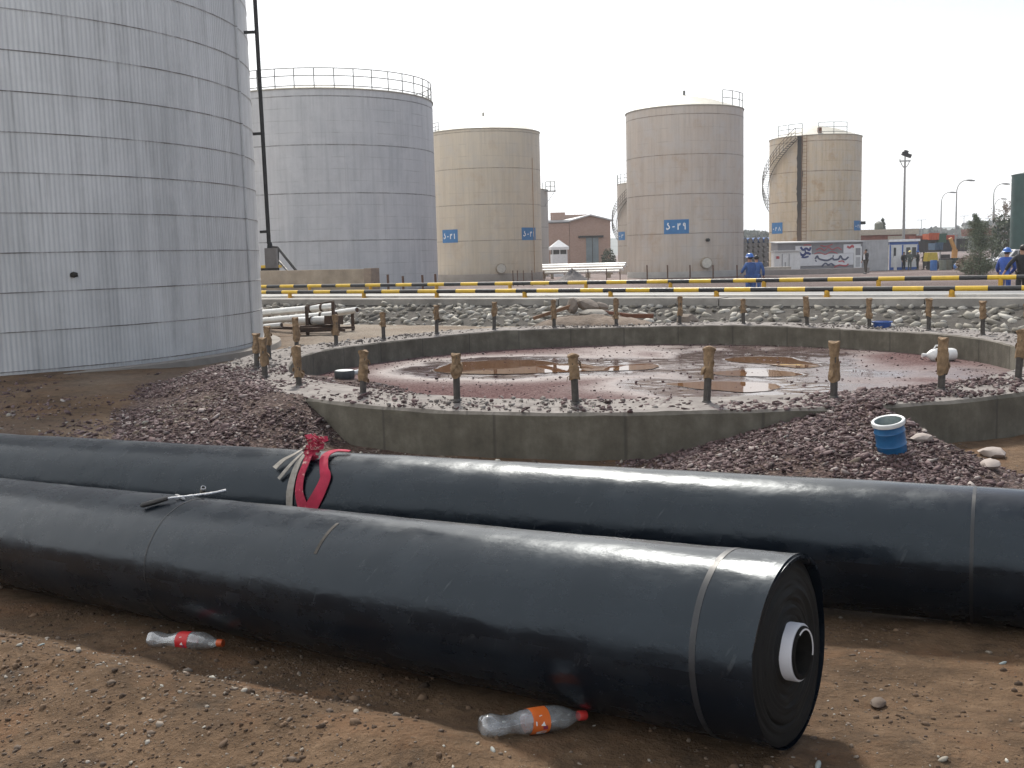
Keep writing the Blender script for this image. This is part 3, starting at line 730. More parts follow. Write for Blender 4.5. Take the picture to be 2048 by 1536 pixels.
# ------------------------------------------------------------------ strap tied round the far roll
m, nt, b = new_mat('red_webbing'); h = NT(nt); v = h.coord()
f = h.noise(v, 70, 4, .7); c = h.mix(h.mapr(f, .35, .7), (.28, .010, .035), (.44, .03, .07)); c = h.mix(h.mapr(h.noise(v, 26, 4), .60, .72, 0, .7), c, (.66, .5, .42))
h.link(c, b.inputs['Base Color']); b.inputs['Roughness'].default_value = .85; h.link(h.bump(f, .5, .004), b.inputs['Normal']); M_RED = m
M_RED2 = pm('red_cloth', (.34, .014, .045), .85, var=.3, scale=12); M_GREYW = pm('grey_webbing', (.30, .275, .24), .9, var=.25, scale=30, bump=.4, bscale=200)
st = thing('lifting_strap', 'frayed red and grey webbing strap knotted round the farther roll', 'strap', R2.P, R=R2.M)
def path(pix, offs):
    P, N = [], []
    for (q, of) in zip(pix, offs):
        p, n = R2.hit(q[0], q[1], .004); P.append(p + n * of); N.append(n)
    return P, N
def smooth_path(P, N, k=6):
    P = [np.asarray(q) for q in P]; N = [np.asarray(q) for q in N]; oP, oN = [], []; m_ = len(P)
    for i in range(m_ - 1):
        p0, p1, p2, p3 = P[max(i - 1, 0)], P[i], P[i + 1], P[min(i + 2, m_ - 1)]
        for u in np.linspace(0, 1, k, endpoint=False):
            oP.append(.5 * (2 * p1 + (p2 - p0) * u + (2 * p0 - 5 * p1 + 4 * p2 - p3) * u * u + (3 * p1 - p0 - 3 * p2 + p3) * u ** 3))
            n = N[i] * (1 - u) + N[i + 1] * u; oN.append(n / np.linalg.norm(n))
    oP.append(P[-1]); oN.append(N[-1]); return oP, oN
def strap(name, pix, offs, wds, mt, th=.004, extra=None, tw=None):
    P, N = path(pix, offs)
    if extra: P = extra + P; N = [N[0]] * len(extra) + N
    P, N = smooth_path(P, N); W = np.interp(np.linspace(0, 1, len(P)), np.linspace(0, 1, len(wds)), wds)
    if tw is not None:
        N2 = []
        for i, (p, n) in enumerate(zip(P, N)):
            d = P[min(i + 1, len(P) - 1)] - P[max(i - 1, 0)]; d /= np.linalg.norm(d); a = np.interp(i / len(P), np.linspace(0, 1, len(tw)), tw)
            N2.append(n * math.cos(a) + np.cross(d, n) * math.sin(a))
        N = N2
    MB().ribbon(P, N, list(W), th).build(name, mt, st, ang=60)
strap('red_band', [(700, 905), (672, 906), (652, 918), (650, 940), (652, 957), (640, 985), (624, 1014), (616, 1030)], [.006, .012, .016, .012, .006, .004, .003, .003], [.04, .05, .05, .048, .066, .075, .08, .08], M_RED2)
strap('red_band', [(622, 918), (614, 935), (604, 955), (600, 985), (607, 1014), (612, 1030)], [.03, .02, .010, .006, .004, .004], [.045, .04, .044, .05, .066, .066], M_RED)
strap('grey_band', [(612, 918), (600, 930), (588, 955), (581, 985), (580, 1014), (582, 1030)], [.026, .018, .008, .004, .003, .003], [.026, .034, .04, .044, .04, .04], M_GREYW)
strap('grey_tail', [(612, 906), (592, 918), (570, 926), (552, 940)], [.03, .03, .02, .016], [.012, .02, .03, .035], M_GREYW)
strap('grey_tail', [(610, 914), (592, 930), (575, 945), (560, 960)], [.03, .028, .018, .012], [.012, .018, .026, .02], M_GREYW)
kp, kn = R2.hit(622, 908, .03)
q = MB(); ax = np.array([.55, .1, .8])
q.ico(kp, (.026, .022, .03), .4, .15, 2); q.build('knot', M_RED, st, ang=60)
q = MB().lathe([(.006, -.013), (.016, -.013), (.020, 0), (.016, .013), (.006, .013), (.004, 0), (.006, -.013)], 20)
kq, _ = R2.hit(611, 898, .03); q.v = [(a + kq[0], c_ + kq[1], b_ + kq[2]) for a, b_, c_ in q.v]; q.build('grey_curl', M_GREYW, st)
up = R2.M.T @ np.array([.42, .1, .9]); dn_ = R2.M.T @ np.array([0, -1, .1]); side_ = np.cross(up, dn_)
q = MB()
rb_ = random.Random(4)
for k in range(7):                                     # crumpled, frayed red end standing up from the knot
    f_ = (k - 3) / 3.0; o_ = side_ * (.012 * f_); a_ = kp - up * .02 + o_; pts = [a_]; wd = [.03]; nn = [dn_]
    L_k = .125 + .03 * rb_.random() - .015 * abs(f_)
    for e in range(1, 8):
        u = e / 7; pts.append(a_ + up * (L_k * u) + side_ * (.030 * f_ * u + .016 * math.sin(e * 1.9 + k * 2.1)) + dn_ * (.014 * math.sin(e * 2.3 + k) + .012 * u))
        wd.append(.030 + .012 * math.sin(e * 1.3 + k) - .010 * (e == 7)); nn.append(dn_ * math.cos(.7 * math.sin(e * 1.7 + k)) + side_ * math.sin(.7 * math.sin(e * 1.7 + k)))
    q.ribbon(pts, nn, wd, .004)
q.build('frayed_end', M_RED, st, ang=50)
q = MB()
for k in range(26):                                    # loose pale threads
    a_ = kp + up * rb_.uniform(.02, .125) + side_ * rb_.uniform(-.035, .035) + dn_ * .02; d_k = side_ * rb_.uniform(-1, 1) + up * rb_.uniform(-.4, 1) + dn_ * .3
    q.tube([a_, a_ + d_k * .012 + dn_ * .004, a_ + d_k * .026 + side_ * rb_.uniform(-.006, .006)], .0011, 4)
q.build('threads', pm('pale_thread', (.50, .38, .32), .9), st)
q = MB(); a_ = kp + side_ * -.03
q.ribbon([kp, kp + R2.M.T @ np.array([.02, 0, .005]), kp + R2.M.T @ np.array([.045, 0, -.002]), kp + R2.M.T @ np.array([.055, 0, .012])], [dn_] * 4, [.015, .015, .013, .01], .01).build('grey_tail', M_GREYW, st)

# ------------------------------------------------------------------ ratchet tool and fitting on the near roll
M_GRIP = pm('rubber_grip', (.012, .012, .013), .55); M_CHROME = pm('chrome', (.52, .52, .53), .28, .9, .15, 30); M_BRASS = pm('dull_fitting', (.13, .12, .10), .45, .6, .3, 40)
tl = thing('ratchet_tool', 'ratchet with dark rubber grip and silver shaft lying on the nearer roll', 'hand tool', R1.P, R=R1.M)
def P1(px, py, off): p, n = R1.hit(px, py, 0); return p + n * off
a_, b_, c_ = P1(285, 1018, .018), P1(338, 1004, .018), P1(420, 994, .016)
d_ = c_ + (c_ - b_) / np.linalg.norm(c_ - b_) * .07 + np.array([0, 0, .006])
MB().tube([a_, a_ * .9 + b_ * .1, a_ * .5 + b_ * .5, b_], [.006, .0115, .0125, .009], 12).build('grip', M_GRIP, tl)
MB().tube([b_, b_ * .5 + c_ * .5, c_], [.0055, .005, .006], 10).build('shaft', M_CHROME, tl)
MB().tube([c_, c_ * .6 + d_ * .4, d_ * .85 + c_ * .15, d_], [.007, .006, .008, .008], 10).build('head', M_CHROME, tl)
MB().bar(P1(352, 999, .006), P1(402, 992, .006), .014, .007).build('flat_bar', M_CHROME, tl)
MB().bar(P1(352, 992, .006), P1(368, 1000, .006), .012, .006).build('pawl', M_CHROME, tl)
e_ = P1(404, 993, .026)
ft = thing('pipe_fitting', 'small dull brass threaded fitting resting against the ratchet', 'fitting', R1.P, R=R1.M)
ex = R1.M.T @ np.array([.3, -.5, .75]); ex /= np.linalg.norm(ex)
MB().tube([e_ - ex * .018, e_ - ex * .004, e_ - ex * .003, e_ + ex * .012], [.011, .011, .014, .014], 8).build('body', M_BRASS, ft)
q = MB(); u_, v_, w_ = frame(ex); V = []
for (r, z) in ((.0115, .012), (.0115, .024), (.0085, .024), (.0085, .013)):
    for k in range(16): t = 2 * PI * k / 16; V.append(e_ + ex * z + r * (math.cos(t) * u_ + math.sin(t) * v_))
q.add(V, [(j * 16 + k, j * 16 + (k + 1) % 16, (j + 1) * 16 + (k + 1) % 16, (j + 1) * 16 + k) for j in range(3) for k in range(16)]).build('thread', M_CHROME, ft)

# ------------------------------------------------------------------ crushed bottles
m = bpy.data.materials.new('clear_plastic'); m.use_nodes = True; nt = m.node_tree; h = NT(nt); nt.nodes.remove(nt.nodes['Principled BSDF'])
tr = h.n('ShaderNodeBsdfTransparent'); tr.inputs[0].default_value = (.93, .95, .94, 1)
gl = h.n('ShaderNodeBsdfGlossy'); gl.inputs['Roughness'].default_value = .12; gl.inputs[0].default_value = (.9, .92, .95, 1)
df = h.n('ShaderNodeBsdfDiffuse'); df.inputs[0].default_value = (.72, .75, .78, 1)
lw = h.n('ShaderNodeLayerWeight'); lw.inputs[0].default_value = .32
bp = h.bump(h.noise(h.coord(), 14, 2, .5), .5, .02); h.link(bp, gl.inputs['Normal']); h.link(bp, lw.inputs['Normal'])
m1 = h.n('ShaderNodeMixShader'); h.link(h.mapr(h.noise(h.coord(), 9, 3), .35, .7, .06, .34), m1.inputs[0]); h.link(tr.outputs[0], m1.inputs[1]); h.link(df.outputs[0], m1.inputs[2])
m2 = h.n('ShaderNodeMixShader'); h.link(h.m('MULTIPLY', lw.outputs['Facing'], .75), m2.inputs[0]); h.link(m1.outputs[0], m2.inputs[1]); h.link(gl.outputs[0], m2.inputs[2])
h.link(m2.outputs[0], nt.nodes['Material Output'].inputs[0]); M_PET = m
def make_bottle(pa, pb, label, lc, capc, seed, marks):
    A = onT(*pa); B = onT(*pb); A[2] += .028; B[2] += .034
    d = B - A; L = np.linalg.norm(d); d /= L; y = np.cross([0, 0, 1], d); y /= np.linalg.norm(y); Mx = np.stack([d, y, np.cross(d, y)], 1)
    o = thing('plastic_bottle', label, 'bottle', A, R=Mx, group='empty drink bottles by the nearer roll')
    r = random.Random(seed); k = L / .33
    prof = [(.0, .012), (.002, .030), (.010, .038), (.03, .041), (.06, .038), (.085, .033), (.105, .034), (.13, .040), (.15, .0425), (.20, .0425), (.215, .043), (.24, .042), (.262, .036), (.28, .027), (.296, .017), (.304, .0135), (.318, .0135)]
    xs = np.linspace(0, .318, 70); rr0 = np.interp(xs, [p[0] for p in prof], [p[1] for p in prof]); n = 40; V = []
    def rad(x, t):
        r0 = np.interp(x, [p[0] for p in prof], [p[1] for p in prof])
        dent = .34 * math.exp(-((x - .075) / .035) ** 2) * max(0, math.sin(t)) ** 2 + (.16 * math.exp(-((x - .012) / .016) ** 2) * (.5 + .5 * math.cos(5 * t)))
        return r0 * (1 - dent) * (1 + .03 * math.sin(3 * t + x * 40 + seed))
    def pt(x, t, of=0): q_ = rad(x, t) + of; return (x * k, q_ * math.cos(t), q_ * math.sin(t) * .93)
    for x in xs:
        for a in range(n): V.append(pt(x, 2 * PI * a / n))
    F = [(j * n + a, j * n + (a + 1) % n, (j + 1) * n + (a + 1) % n, (j + 1) * n + a) for j in range(len(xs) - 1) for a in range(n)]
    F += [tuple(range(n))[::-1]]
    MB().add(V, F).build('body', M_PET, o, ang=80)
    V = []; xs2 = np.linspace(.142, .196, 8)
    for x in xs2:
        for a in range(n): V.append(pt(x, 2 * PI * a / n, .0012))
    F = [(j * n + a, j * n + (a + 1) % n, (j + 1) * n + (a + 1) % n, (j + 1) * n + a) for j in range(len(xs2) - 1) for a in range(n)]
    lb = MB().add(V, F).build('label', pm('label_%d' % seed, lc, .45, var=.1), o, ang=80)
    mk = [pm('label_white_%d' % seed, (.72, .70, .68), .5), pm('label_dark_%d' % seed, (.22, .02, .06), .5)]
    for (poly, mi) in marks:                            # emblem shapes on the label (x along bottle 0..1, angle)
        q = MB(); W = [pt(.142 + .054 * a, ph, .002) for a, ph in poly]; q.add(W, [tuple(range(len(W)))])
        q.build('emblem', mk[mi], lb, smooth=False)
    MB().tube([(.308 * k, 0, 0), (.310 * k, 0, 0), (.330 * k, 0, 0), (.333 * k, 0, 0)], [.0150, .0162, .0162, .0145], 24).build('cap', pm('cap_%d' % seed, capc, .45), o)
    return o
fl = PI       # side of the bottle facing the viewer
mk = [([(.35, fl - .75), (.52, fl - .80), (.62, fl - .2), (.70, fl + .05), (.45, fl + .02)], 0), ([(.55, fl + .05), (.80, fl + .02), (.85, fl + .3), (.60, fl + .35)], 1),
      ([(.25, fl + .55), (.6, fl + .45), (.85, fl + .5), (.8, fl + .85), (.3, fl + .8)], 0), ([(.12, fl - .35), (.19, fl - .32), (.22, fl + .0), (.15, fl - .0)], 0)]
make_bottle((300, 1290), (446, 1302), 'crushed clear bottle with red label and orange cap lying under the nearer roll', (.48, .018, .022), (.50, .085, .02), 1, mk[:3])
make_bottle((962, 1470), (1170, 1450), 'crushed clear bottle with orange label and red cap in front of the roll', (.62, .13, .02), (.55, .035, .03), 2, mk)
# ------------------------------------------------------------------ service road, striped guard pipes, stone wall
def s_at(px, py, t):
    d = ray(px, py)[:2]; return float(RU @ (d * (t / (RN @ d))))
M_ASPH = pm('road_concrete', (.15, .147, .142), .55, var=.22, scale=1.2, bump=.2, bscale=50)
M_CAP = pm('cap_concrete', (.27, .255, .235), .85, var=.3, scale=1.6, bump=.4, bscale=30, dist=.01)
M_KERBW = pm('kerb_white', (.62, .61, .58), .6, var=.18, scale=3)
zr = .32
q = MB().box((-20, 28.1, zr - .15), (110, 5.8, .3)); tag(q.build('road', M_ASPH, rz=-RD, smooth=False), kind='structure')
q = MB()
for k in range(28):
    s0 = -62 + k * 3.2; q.box((s0 + 1.595, 25.23 + rnd.uniform(-.01, .01), zr + .0), (3.19, .16, .125 + rnd.uniform(-.008, .008)))
tag(q.build('road_kerb', M_KERBW, rz=-RD, smooth=False), kind='structure')

M_YEL = pm('rail_yellow', (.62, .40, .025), .45, var=.14, scale=4); M_BLK = pm('rail_black', (.018, .018, .02), .45, var=.3, scale=4)
M_YELP = pm('post_yellow', (.55, .30, .02), .55, var=.3, scale=9)
def guard(t, z0, z1, sx0, L, first, posts, label, rad):
    o = thing('guard_pipe', label, 'guard rail', (0, 0, 0), -RD, 'striped guard pipes along the service road')
    q = MB(); n = 16; s = sx0; k = 0; S = [s]
    lo, hi = -60.0, 26.0
    kk = int((lo - sx0) / L) * 1
    zz = lambda s_: z0 + (z1 - z0) * (s_ + 26) / 24
    i = kk
    while sx0 + i * L < hi:
        a = sx0 + i * L; e = a + L; q.mat(1 if i % 2 == 0 else 0)
        q.tube([(a, t, zz(a)), (e, t, zz(e))], rad, n, caps=False); i += 1
    q.build('pipe', [M_YEL, M_BLK], o)
    sp = sorted(s_at(px, 575, t) for px in posts); 
    for e in (1, -1):
        for _ in range(8 if e < 0 else 5):
            sp.append(sp[0] - 2.95) if e < 0 else sp.append(sp[-1] + 2.9); sp.sort()
    for s_ in sp:
        q = MB().cyl((s_, t, zr - .03), (s_, t, zz(s_) - rad * .4), .062, n=14)
        q.lathe([(.0, .0), (.09, .0), (.09, .012), (.0, .012)], 14, c=(s_, t, zr))
        q.build('post', M_YELP, o)
RU = np.array([math.cos(RD), -math.sin(RD)]); RN = np.array([math.sin(RD), math.cos(RD)])
guard(25.1, .505, .512, s_at(1502, 577, 25.1), .66, 1, [579, 727, 873, 1049, 1221, 1433, 1654, 1904], 'nearer yellow and black striped guard pipe on the wall side of the service road', .058)
guard(30.4, .525, .59, s_at(1513, 557, 30.4), .69, 1, [619, 741, 873, 1020, 1172, 1341, 1528, 1757, 2001], 'farther yellow and black striped guard pipe on the tank side of the service road', .062)

# stone retaining wall below the road
m, nt, b = new_mat('wall_mortar'); h = NT(nt); n = h.noise(h.coord(), 5, 6, .7)
h.link(h.ramp(n, [(.3, (.035, .03, .026)), (.7, (.085, .076, .065))]), b.inputs['Base Color']); b.inputs['Roughness'].default_value = .95
h.link(h.bump(h.noise(h.coord(), 25, 5), .8, .03), b.inputs['Normal']); M_MORT = m
M_STONE = stone_mat('wall_stone', [(0, (.17, .155, .13)), (.4, (.28, .26, .22)), (.75, (.38, .36, .315)), (1, (.48, .46, .42))])
sw = thing('stone_wall', 'sloping rubble stone wall with concrete cap below the service road', 'stone wall', (0, 0, 0), -RD)
q = MB(); V = []; ss = np.arange(-60, 27, .5)
for s_ in ss:
    for (t_, z_) in ((22.35, -.62), (22.5, -.35), (24.22, .19), (24.22, -.5)): V.append((s_, t_ + .04 * float(vnoise(np.array(s_ * 1.3), np.array(z_ * 3), 5)), z_))
q.add(V, [(i * 4 + c, i * 4 + 4 + c, i * 4 + 5 + c, i * 4 + 1 + c) for i in range(len(ss) - 1) for c in range(3)]).build('mortar_bed', M_MORT, sw, ang=20)
Pst, Sst = [], []
u = -36.0
while u < 14:
    for row in range(7):
        a = (row + .5 + rnd.uniform(-.28, .28)) / 7.0
        Pst.append((u + rnd.uniform(-.08, .08) + (.12 if row % 2 else 0), 22.45 + 1.75 * a, -.37 + .53 * a)); Sst.append(rnd.uniform(.075, .155))
    u += .215
Pst = np.array(Pst); Sst = np.array(Sst)
k = np.array([rnd.uniform(0, 1) < .90 for _ in Sst]); Pst, Sst = Pst[k], Sst[k]
o = stones('stonework', Pst, Sst, M_STONE, 22, (1.25, .75, .55), .30, .6, 1, False, sw, lift=0.0)
q = MB(); s_ = -62.0
while s_ < 27:
    L = rnd.uniform(3.6, 6.5); q.box((s_ + L / 2, 24.5 + rnd.uniform(-.015, .015), .225 + rnd.uniform(-.012, .012)), (L - .03, .72, .23), taper=1.0); s_ += L
q.build('concrete_cap', M_CAP, sw, smooth=False)

# earth mound with broken slabs and boards just behind the ring
M_EARTH = pm('mound_earth', (.17, .13, .10), .95, var=.3, scale=2.5, bump=.8, bscale=18, dist=.03)
M_SLAB = pm('slab_stone', (.20, .165, .135), .9, var=.35, scale=3, bump=.7, bscale=12, dist=.03); M_BOARD = pm('board_wood', (.16, .085, .045), .8, var=.4, scale=5)
P0 = at(1185, 655, 22.6); ca, sa = math.cos(-.2), math.sin(-.2)
V = []; nx, ny = 70, 24
for i in range(nx):
    for j in range(ny):
        x = -1.45 + 2.9 * i / (nx - 1); y = -.75 + 1.5 * j / (ny - 1)
        e = max(0, 1 - (abs(x) / 1.42) ** 2.6) ** .6 * max(0, 1 - (abs(y) / .72) ** 2.2) ** .7
        zz = e * (.32 + .10 * float(vnoise(np.array(x * 1.6), np.array(y * 2), 9)) + .05 * float(fbm(np.array(x * 5), np.array(y * 5), 3, 19))) - .06
        V.append((x, y, zz))
F = [(i * ny + j, (i + 1) * ny + j, (i + 1) * ny + j + 1, i * ny + j + 1) for i in range(nx - 1) for j in range(ny - 1)]
tag(MB().add(V, F).build('earth_mound', M_EARTH, loc=(P0[0], P0[1], -.10), rz=-.2), 'long low heap of grey brown earth between ring and stone wall', 'earth heap')
def slab(px, py, Y, size, rx, ry, rz, lab, mt=M_SLAB, nm='broken_slab', cat='slab', jit=.12, ico=True):
    P = at(px, py, Y); R = np.array(Matrix.Rotation(rz, 3, 'Z') @ Matrix.Rotation(rx, 3, 'X') @ Matrix.Rotation(ry, 3, 'Y'))
    q = MB()
    if ico: q.ico((0, 0, 0), size, 0, jit, 2)
    else:
        hx, hy, hz_ = size; q.box((0, 0, 0), (2 * hx, 2 * hy, 2 * hz_))
    return tag(q.build(nm, mt, loc=tuple(P), R=R, ang=25), lab, cat)
slab(1175, 610, 23.0, (.30, .22, .13), .3, .35, .2, 'largest brown slab of rubble tipped on top of the earth heap')
slab(1187, 626, 22.7, (.32, .2, .085), .1, .05, .1, 'pale grey slab lying across the earth heap under the tipped one', pm('slab_pale', (.30, .275, .24), .9, bump=.5))
slab(1145, 612, 22.9, (.12, .14, .17), 0, .3, .9, 'upright brown chunk beside the slabs on the earth heap')
slab(1203, 612, 23.1, (.16, .12, .08), .2, .2, .4, 'small dark brown chunk right of the largest slab')
slab(1112, 622, 22.8, (.52, .04, .035), 0, -.28, .15, 'brown weathered board leaning left of the slabs', M_BOARD, 'board', 'board', ico=False)
slab(1225, 626, 22.7, (.36, .06, .03), 0, .15, -.1, 'dark red board right of the slabs on the earth heap', pm('board_red', (.15, .06, .035), .8), 'board', 'board', ico=False)
slab(1275, 632, 22.6, (.34, .05, .045), 0, .02, -.05, 'rusty brown beam end lying past the right end of the heap', pm('beam_rust', (.13, .05, .025), .8), 'beam', 'beam', ico=False)
slab(1375, 640, 22.2, (.26, .16, .14), 0, .1, .3, 'brown boulder at the foot of the stone wall right of the earth heap')

# silver pipes on rusty stands beside the tank
M_ALU = pm('pipe_cladding', (.74, .74, .72), .35, .35, .12, 3, bump=.15, bscale=6); M_RUST = pm('rusty_steel', (.075, .045, .03), .75, .2, .4, 10)
def spipe(pix, Y, r, lab, joints=()):
    P = [at(x, y, yy) for (x, y), yy in zip(pix, Y)]
    o = thing('silver_pipe', lab, 'pipe', (0, 0, 0), group='silver clad pipes by the big tank')
    MB().cyl(P[0], P[1], r, n=20).build('cladding', M_ALU, o)
    d = P[1] - P[0]
    for u in joints:
        a = P[0] + d * u; e = d / np.linalg.norm(d); MB().cyl(a - e * .03, a + e * .03, r + .012, n=20).build('joint_band', M_RUST, o)
    MB().cyl(P[1] - d / np.linalg.norm(d) * .001, P[1] + d / np.linalg.norm(d) * .012, r * .8, n=16).build('end_plug', M_RUST, o)
spipe([(440, 634), (668, 613)], [27.5, 26.2], .085, 'topmost silver clad pipe on the rusty stand', (.80, .9))
spipe([(440, 650), (672, 629)], [27.0, 25.7], .085, 'second silver clad pipe from the top on the rusty stand', (.88,))
spipe([(590, 643), (660, 640)], [25.6, 25.0], .10, 'short thick silver pipe low on the rusty stand', (.5,))
spipe([(672, 626), (714, 620)], [26.6, 26.2], .075, 'short silver pipe stub sticking out to the right of the stand', ())
spipe([(440, 662), (563, 650)], [25.5, 24.9], .06, 'lowest thin silver pipe left of the rusty stand', (.7,))
st_ = thing('pipe_stand', 'rusty steel stand of posts and beams carrying the silver pipes', 'pipe stand')
for (px, y0, y1, Y) in ((615, 612, 655, 25.2), (668, 603, 655, 25.6), (706, 625, 655, 26.4), (541, 622, 668, 27.0)):
    a, c = at(px, y0, Y), at(px, y1, Y); a[2] = max(a[2], c[2] + .3); c = np.array([c[0], c[1], gz(c[0], c[1]) - .03]); MB().bar(c, np.array([c[0], c[1], a[2]]), .09, .07).build('post', M_RUST, st_)
def tw(pa, Ya, pb, Yb, w_, h_): MB().bar(at(*pa, Ya), at(*pb, Yb), w_, h_).build('beam', M_RUST, st_)
tw((600, 658), 25.0, (680, 655), 25.2, .16, .16); tw((545, 655), 25.0, (690, 660), 24.8, .07, .07); tw((672, 656), 25.4, (708, 655), 26.2, .06, .06); tw((612, 612), 25.4, (668, 602), 25.8, .03, .03)
tw((655, 640), 24.7, (680, 640), 25.1, .2, .2)
# ------------------------------------------------------------------ storage tanks
def tank_from(pxc, pxr, py, Y):
    C = at(pxc, py, Y)[:2]; d = ray(pxr, py)[:2]; d = d / np.linalg.norm(d); return C, abs(C[0] * d[1] - C[1] * d[0])
def chit(px, py, C, R):
    """first hit of the pixel's line of sight on the cylinder: angle, height"""
    d = ray(px, py); o = CAM[:2] - C; A = d[0] ** 2 + d[1] ** 2; B = o @ d[:2]; D = B * B - A * (o @ o - R * R)
    t = (-B - math.sqrt(max(D, 0))) / A; P = CAM + d * t
    return math.atan2(P[1] - C[1], P[0] - C[0]), P[2]

def shell_mat(name, ca, cb, R, z0, zs, minor, stain, seamc, seamw=.02, vseam=6, ribs=0, rust=(0, 0), streak=1.0, patch=.5, pc=None):
    m, nt, b = new_mat(name); h = NT(nt); v = h.coord(); X = h.xyz(v)
    an = h.m('MULTIPLY', h.m('ARCTAN2', X[1], X[0]), R)
    cyl = h.comb(an, 0.0, X[2])
    big = h.noise(h.comb(h.m('MULTIPLY', an, .45), 0, h.m('MULTIPLY', X[2], .22)), .9, 5, .6)
    srk = h.noise(h.comb(h.m('MULTIPLY', an, 3.2), 0, h.m('MULTIPLY', X[2], .16)), 1.0, 6, .7)
    srk2 = h.noise(h.comb(h.m('MULTIPLY', an, 9.0), 3.0, h.m('MULTIPLY', X[2], .5)), 1.0, 4, .7)
    c = h.mix(h.mapr(big, .32, .68), ca, cb)
    dark = tuple(q * .58 for q in ca); light = tuple(min(.8, q * 1.22) for q in cb)
    c = h.mix(h.m('MULTIPLY', h.mapr(srk, .48, .72), .55 * streak), c, dark)
    c = h.mix(h.m('MULTIPLY', h.mapr(srk, .28, .46, 1, 0), .35 * streak), c, light)
    c = h.mix(h.m('MULTIPLY', h.mapr(srk2, .55, .75), .28 * streak), c, dark)
    if patch: c = h.mix(h.m('MULTIPLY', h.mapr(h.noise(cyl, .8, 6, .72), .46, .62), patch), c, pc or light)
    # courses
    cz = h.m('DIVIDE', h.m('SUBTRACT', X[2], z0), zs); fz = h.m('FRACT', h.m('ADD', cz, 100.0))
    wob = h.m('MULTIPLY', h.m('SUBTRACT', h.noise(cyl, 2.2, 4), .5), .016)
    dz = h.m('MULTIPLY', h.m('MINIMUM', h.m('ADD', fz, wob), h.m('SUBTRACT', 1.0, h.m('ADD', fz, wob))), zs)
    brk = h.mapr(h.noise(h.comb(an, 0, h.m('FLOOR', h.m('ADD', cz, 100.5))), 1.1, 5, .7), .36, .56, .25, 1)
    seam = h.m('MULTIPLY', h.mapr(dz, seamw * .5, seamw, 1, 0), brk)
    drip = h.m('MULTIPLY', h.m('ADD', 0.0, h.mapr(h.m('MULTIPLY', h.m('SUBTRACT', 1.0, fz), zs), 0, min(1.3, zs * .95), 1, 0)), h.mapr(h.noise(h.comb(h.m('MULTIPLY', an, 11), h.m('MULTIPLY', h.m('FLOOR', cz), 3.0), h.m('MULTIPLY', X[2], .12)), 1, 4, .75), .56, .66))
    c = h.mix(h.m('MULTIPLY', drip, stain), c, seamc)
    if minor:
        fm = h.m('FRACT', h.m('MULTIPLY', fz, float(minor))); dm = h.m('MULTIPLY', h.m('MINIMUM', fm, h.m('SUBTRACT', 1.0, fm)), zs / minor)
        mb_ = h.mapr(h.noise(h.comb(an, 1.0, h.m('FLOOR', h.m('MULTIPLY', cz, float(minor)))), .8, 4, .6), .46, .62)
        c = h.mix(h.m('MULTIPLY', h.m('MULTIPLY', h.mapr(dm, seamw * .4, seamw * .8, 1, 0), mb_), .42), c, seamc)
    c = h.mix(h.m('MULTIPLY', seam, .85), c, seamc)
    row = h.m('FLOOR', h.m('ADD', cz, 100.0))
    fv = h.m('FRACT', h.m('ADD', h.m('DIVIDE', an, 2 * PI * R / vseam), h.m('MULTIPLY', row, .37)))
    vs_ = h.mapr(h.m('MULTIPLY', h.m('MINIMUM', fv, h.m('SUBTRACT', 1.0, fv)), 2 * PI * R / vseam), seamw * .3, seamw * .7, .22, 0)
    c = h.mix(vs_, c, seamc)
    if rust[0]:
        rr = h.mapr(h.noise(cyl, .55, 6, .7), .54, .70, 0, rust[0]); c = h.mix(rr, c, (.36, .235, .135))
        base = h.m('MULTIPLY', h.mapr(X[2], 0, rust[1], 1, 0), h.mapr(srk, .4, .6)); c = h.mix(h.m('MULTIPLY', base, .6), c, (.25, .17, .115))
    h.link(c, b.inputs['Base Color']); b.inputs['Roughness'].default_value = .55; b.inputs['Specular IOR Level'].default_value = .35
    hb = h.m('ADD', h.m('MULTIPLY', seam, -.6), h.m('MULTIPLY', big, .5))
    if ribs:
        hb = h.m('ADD', hb, h.m('MULTIPLY', h.m('SINE', h.m('MULTIPLY', an, 2 * PI / ribs)), .35))
    h.link(h.bump(hb, .55, .02), b.inputs['Normal'])
    return m

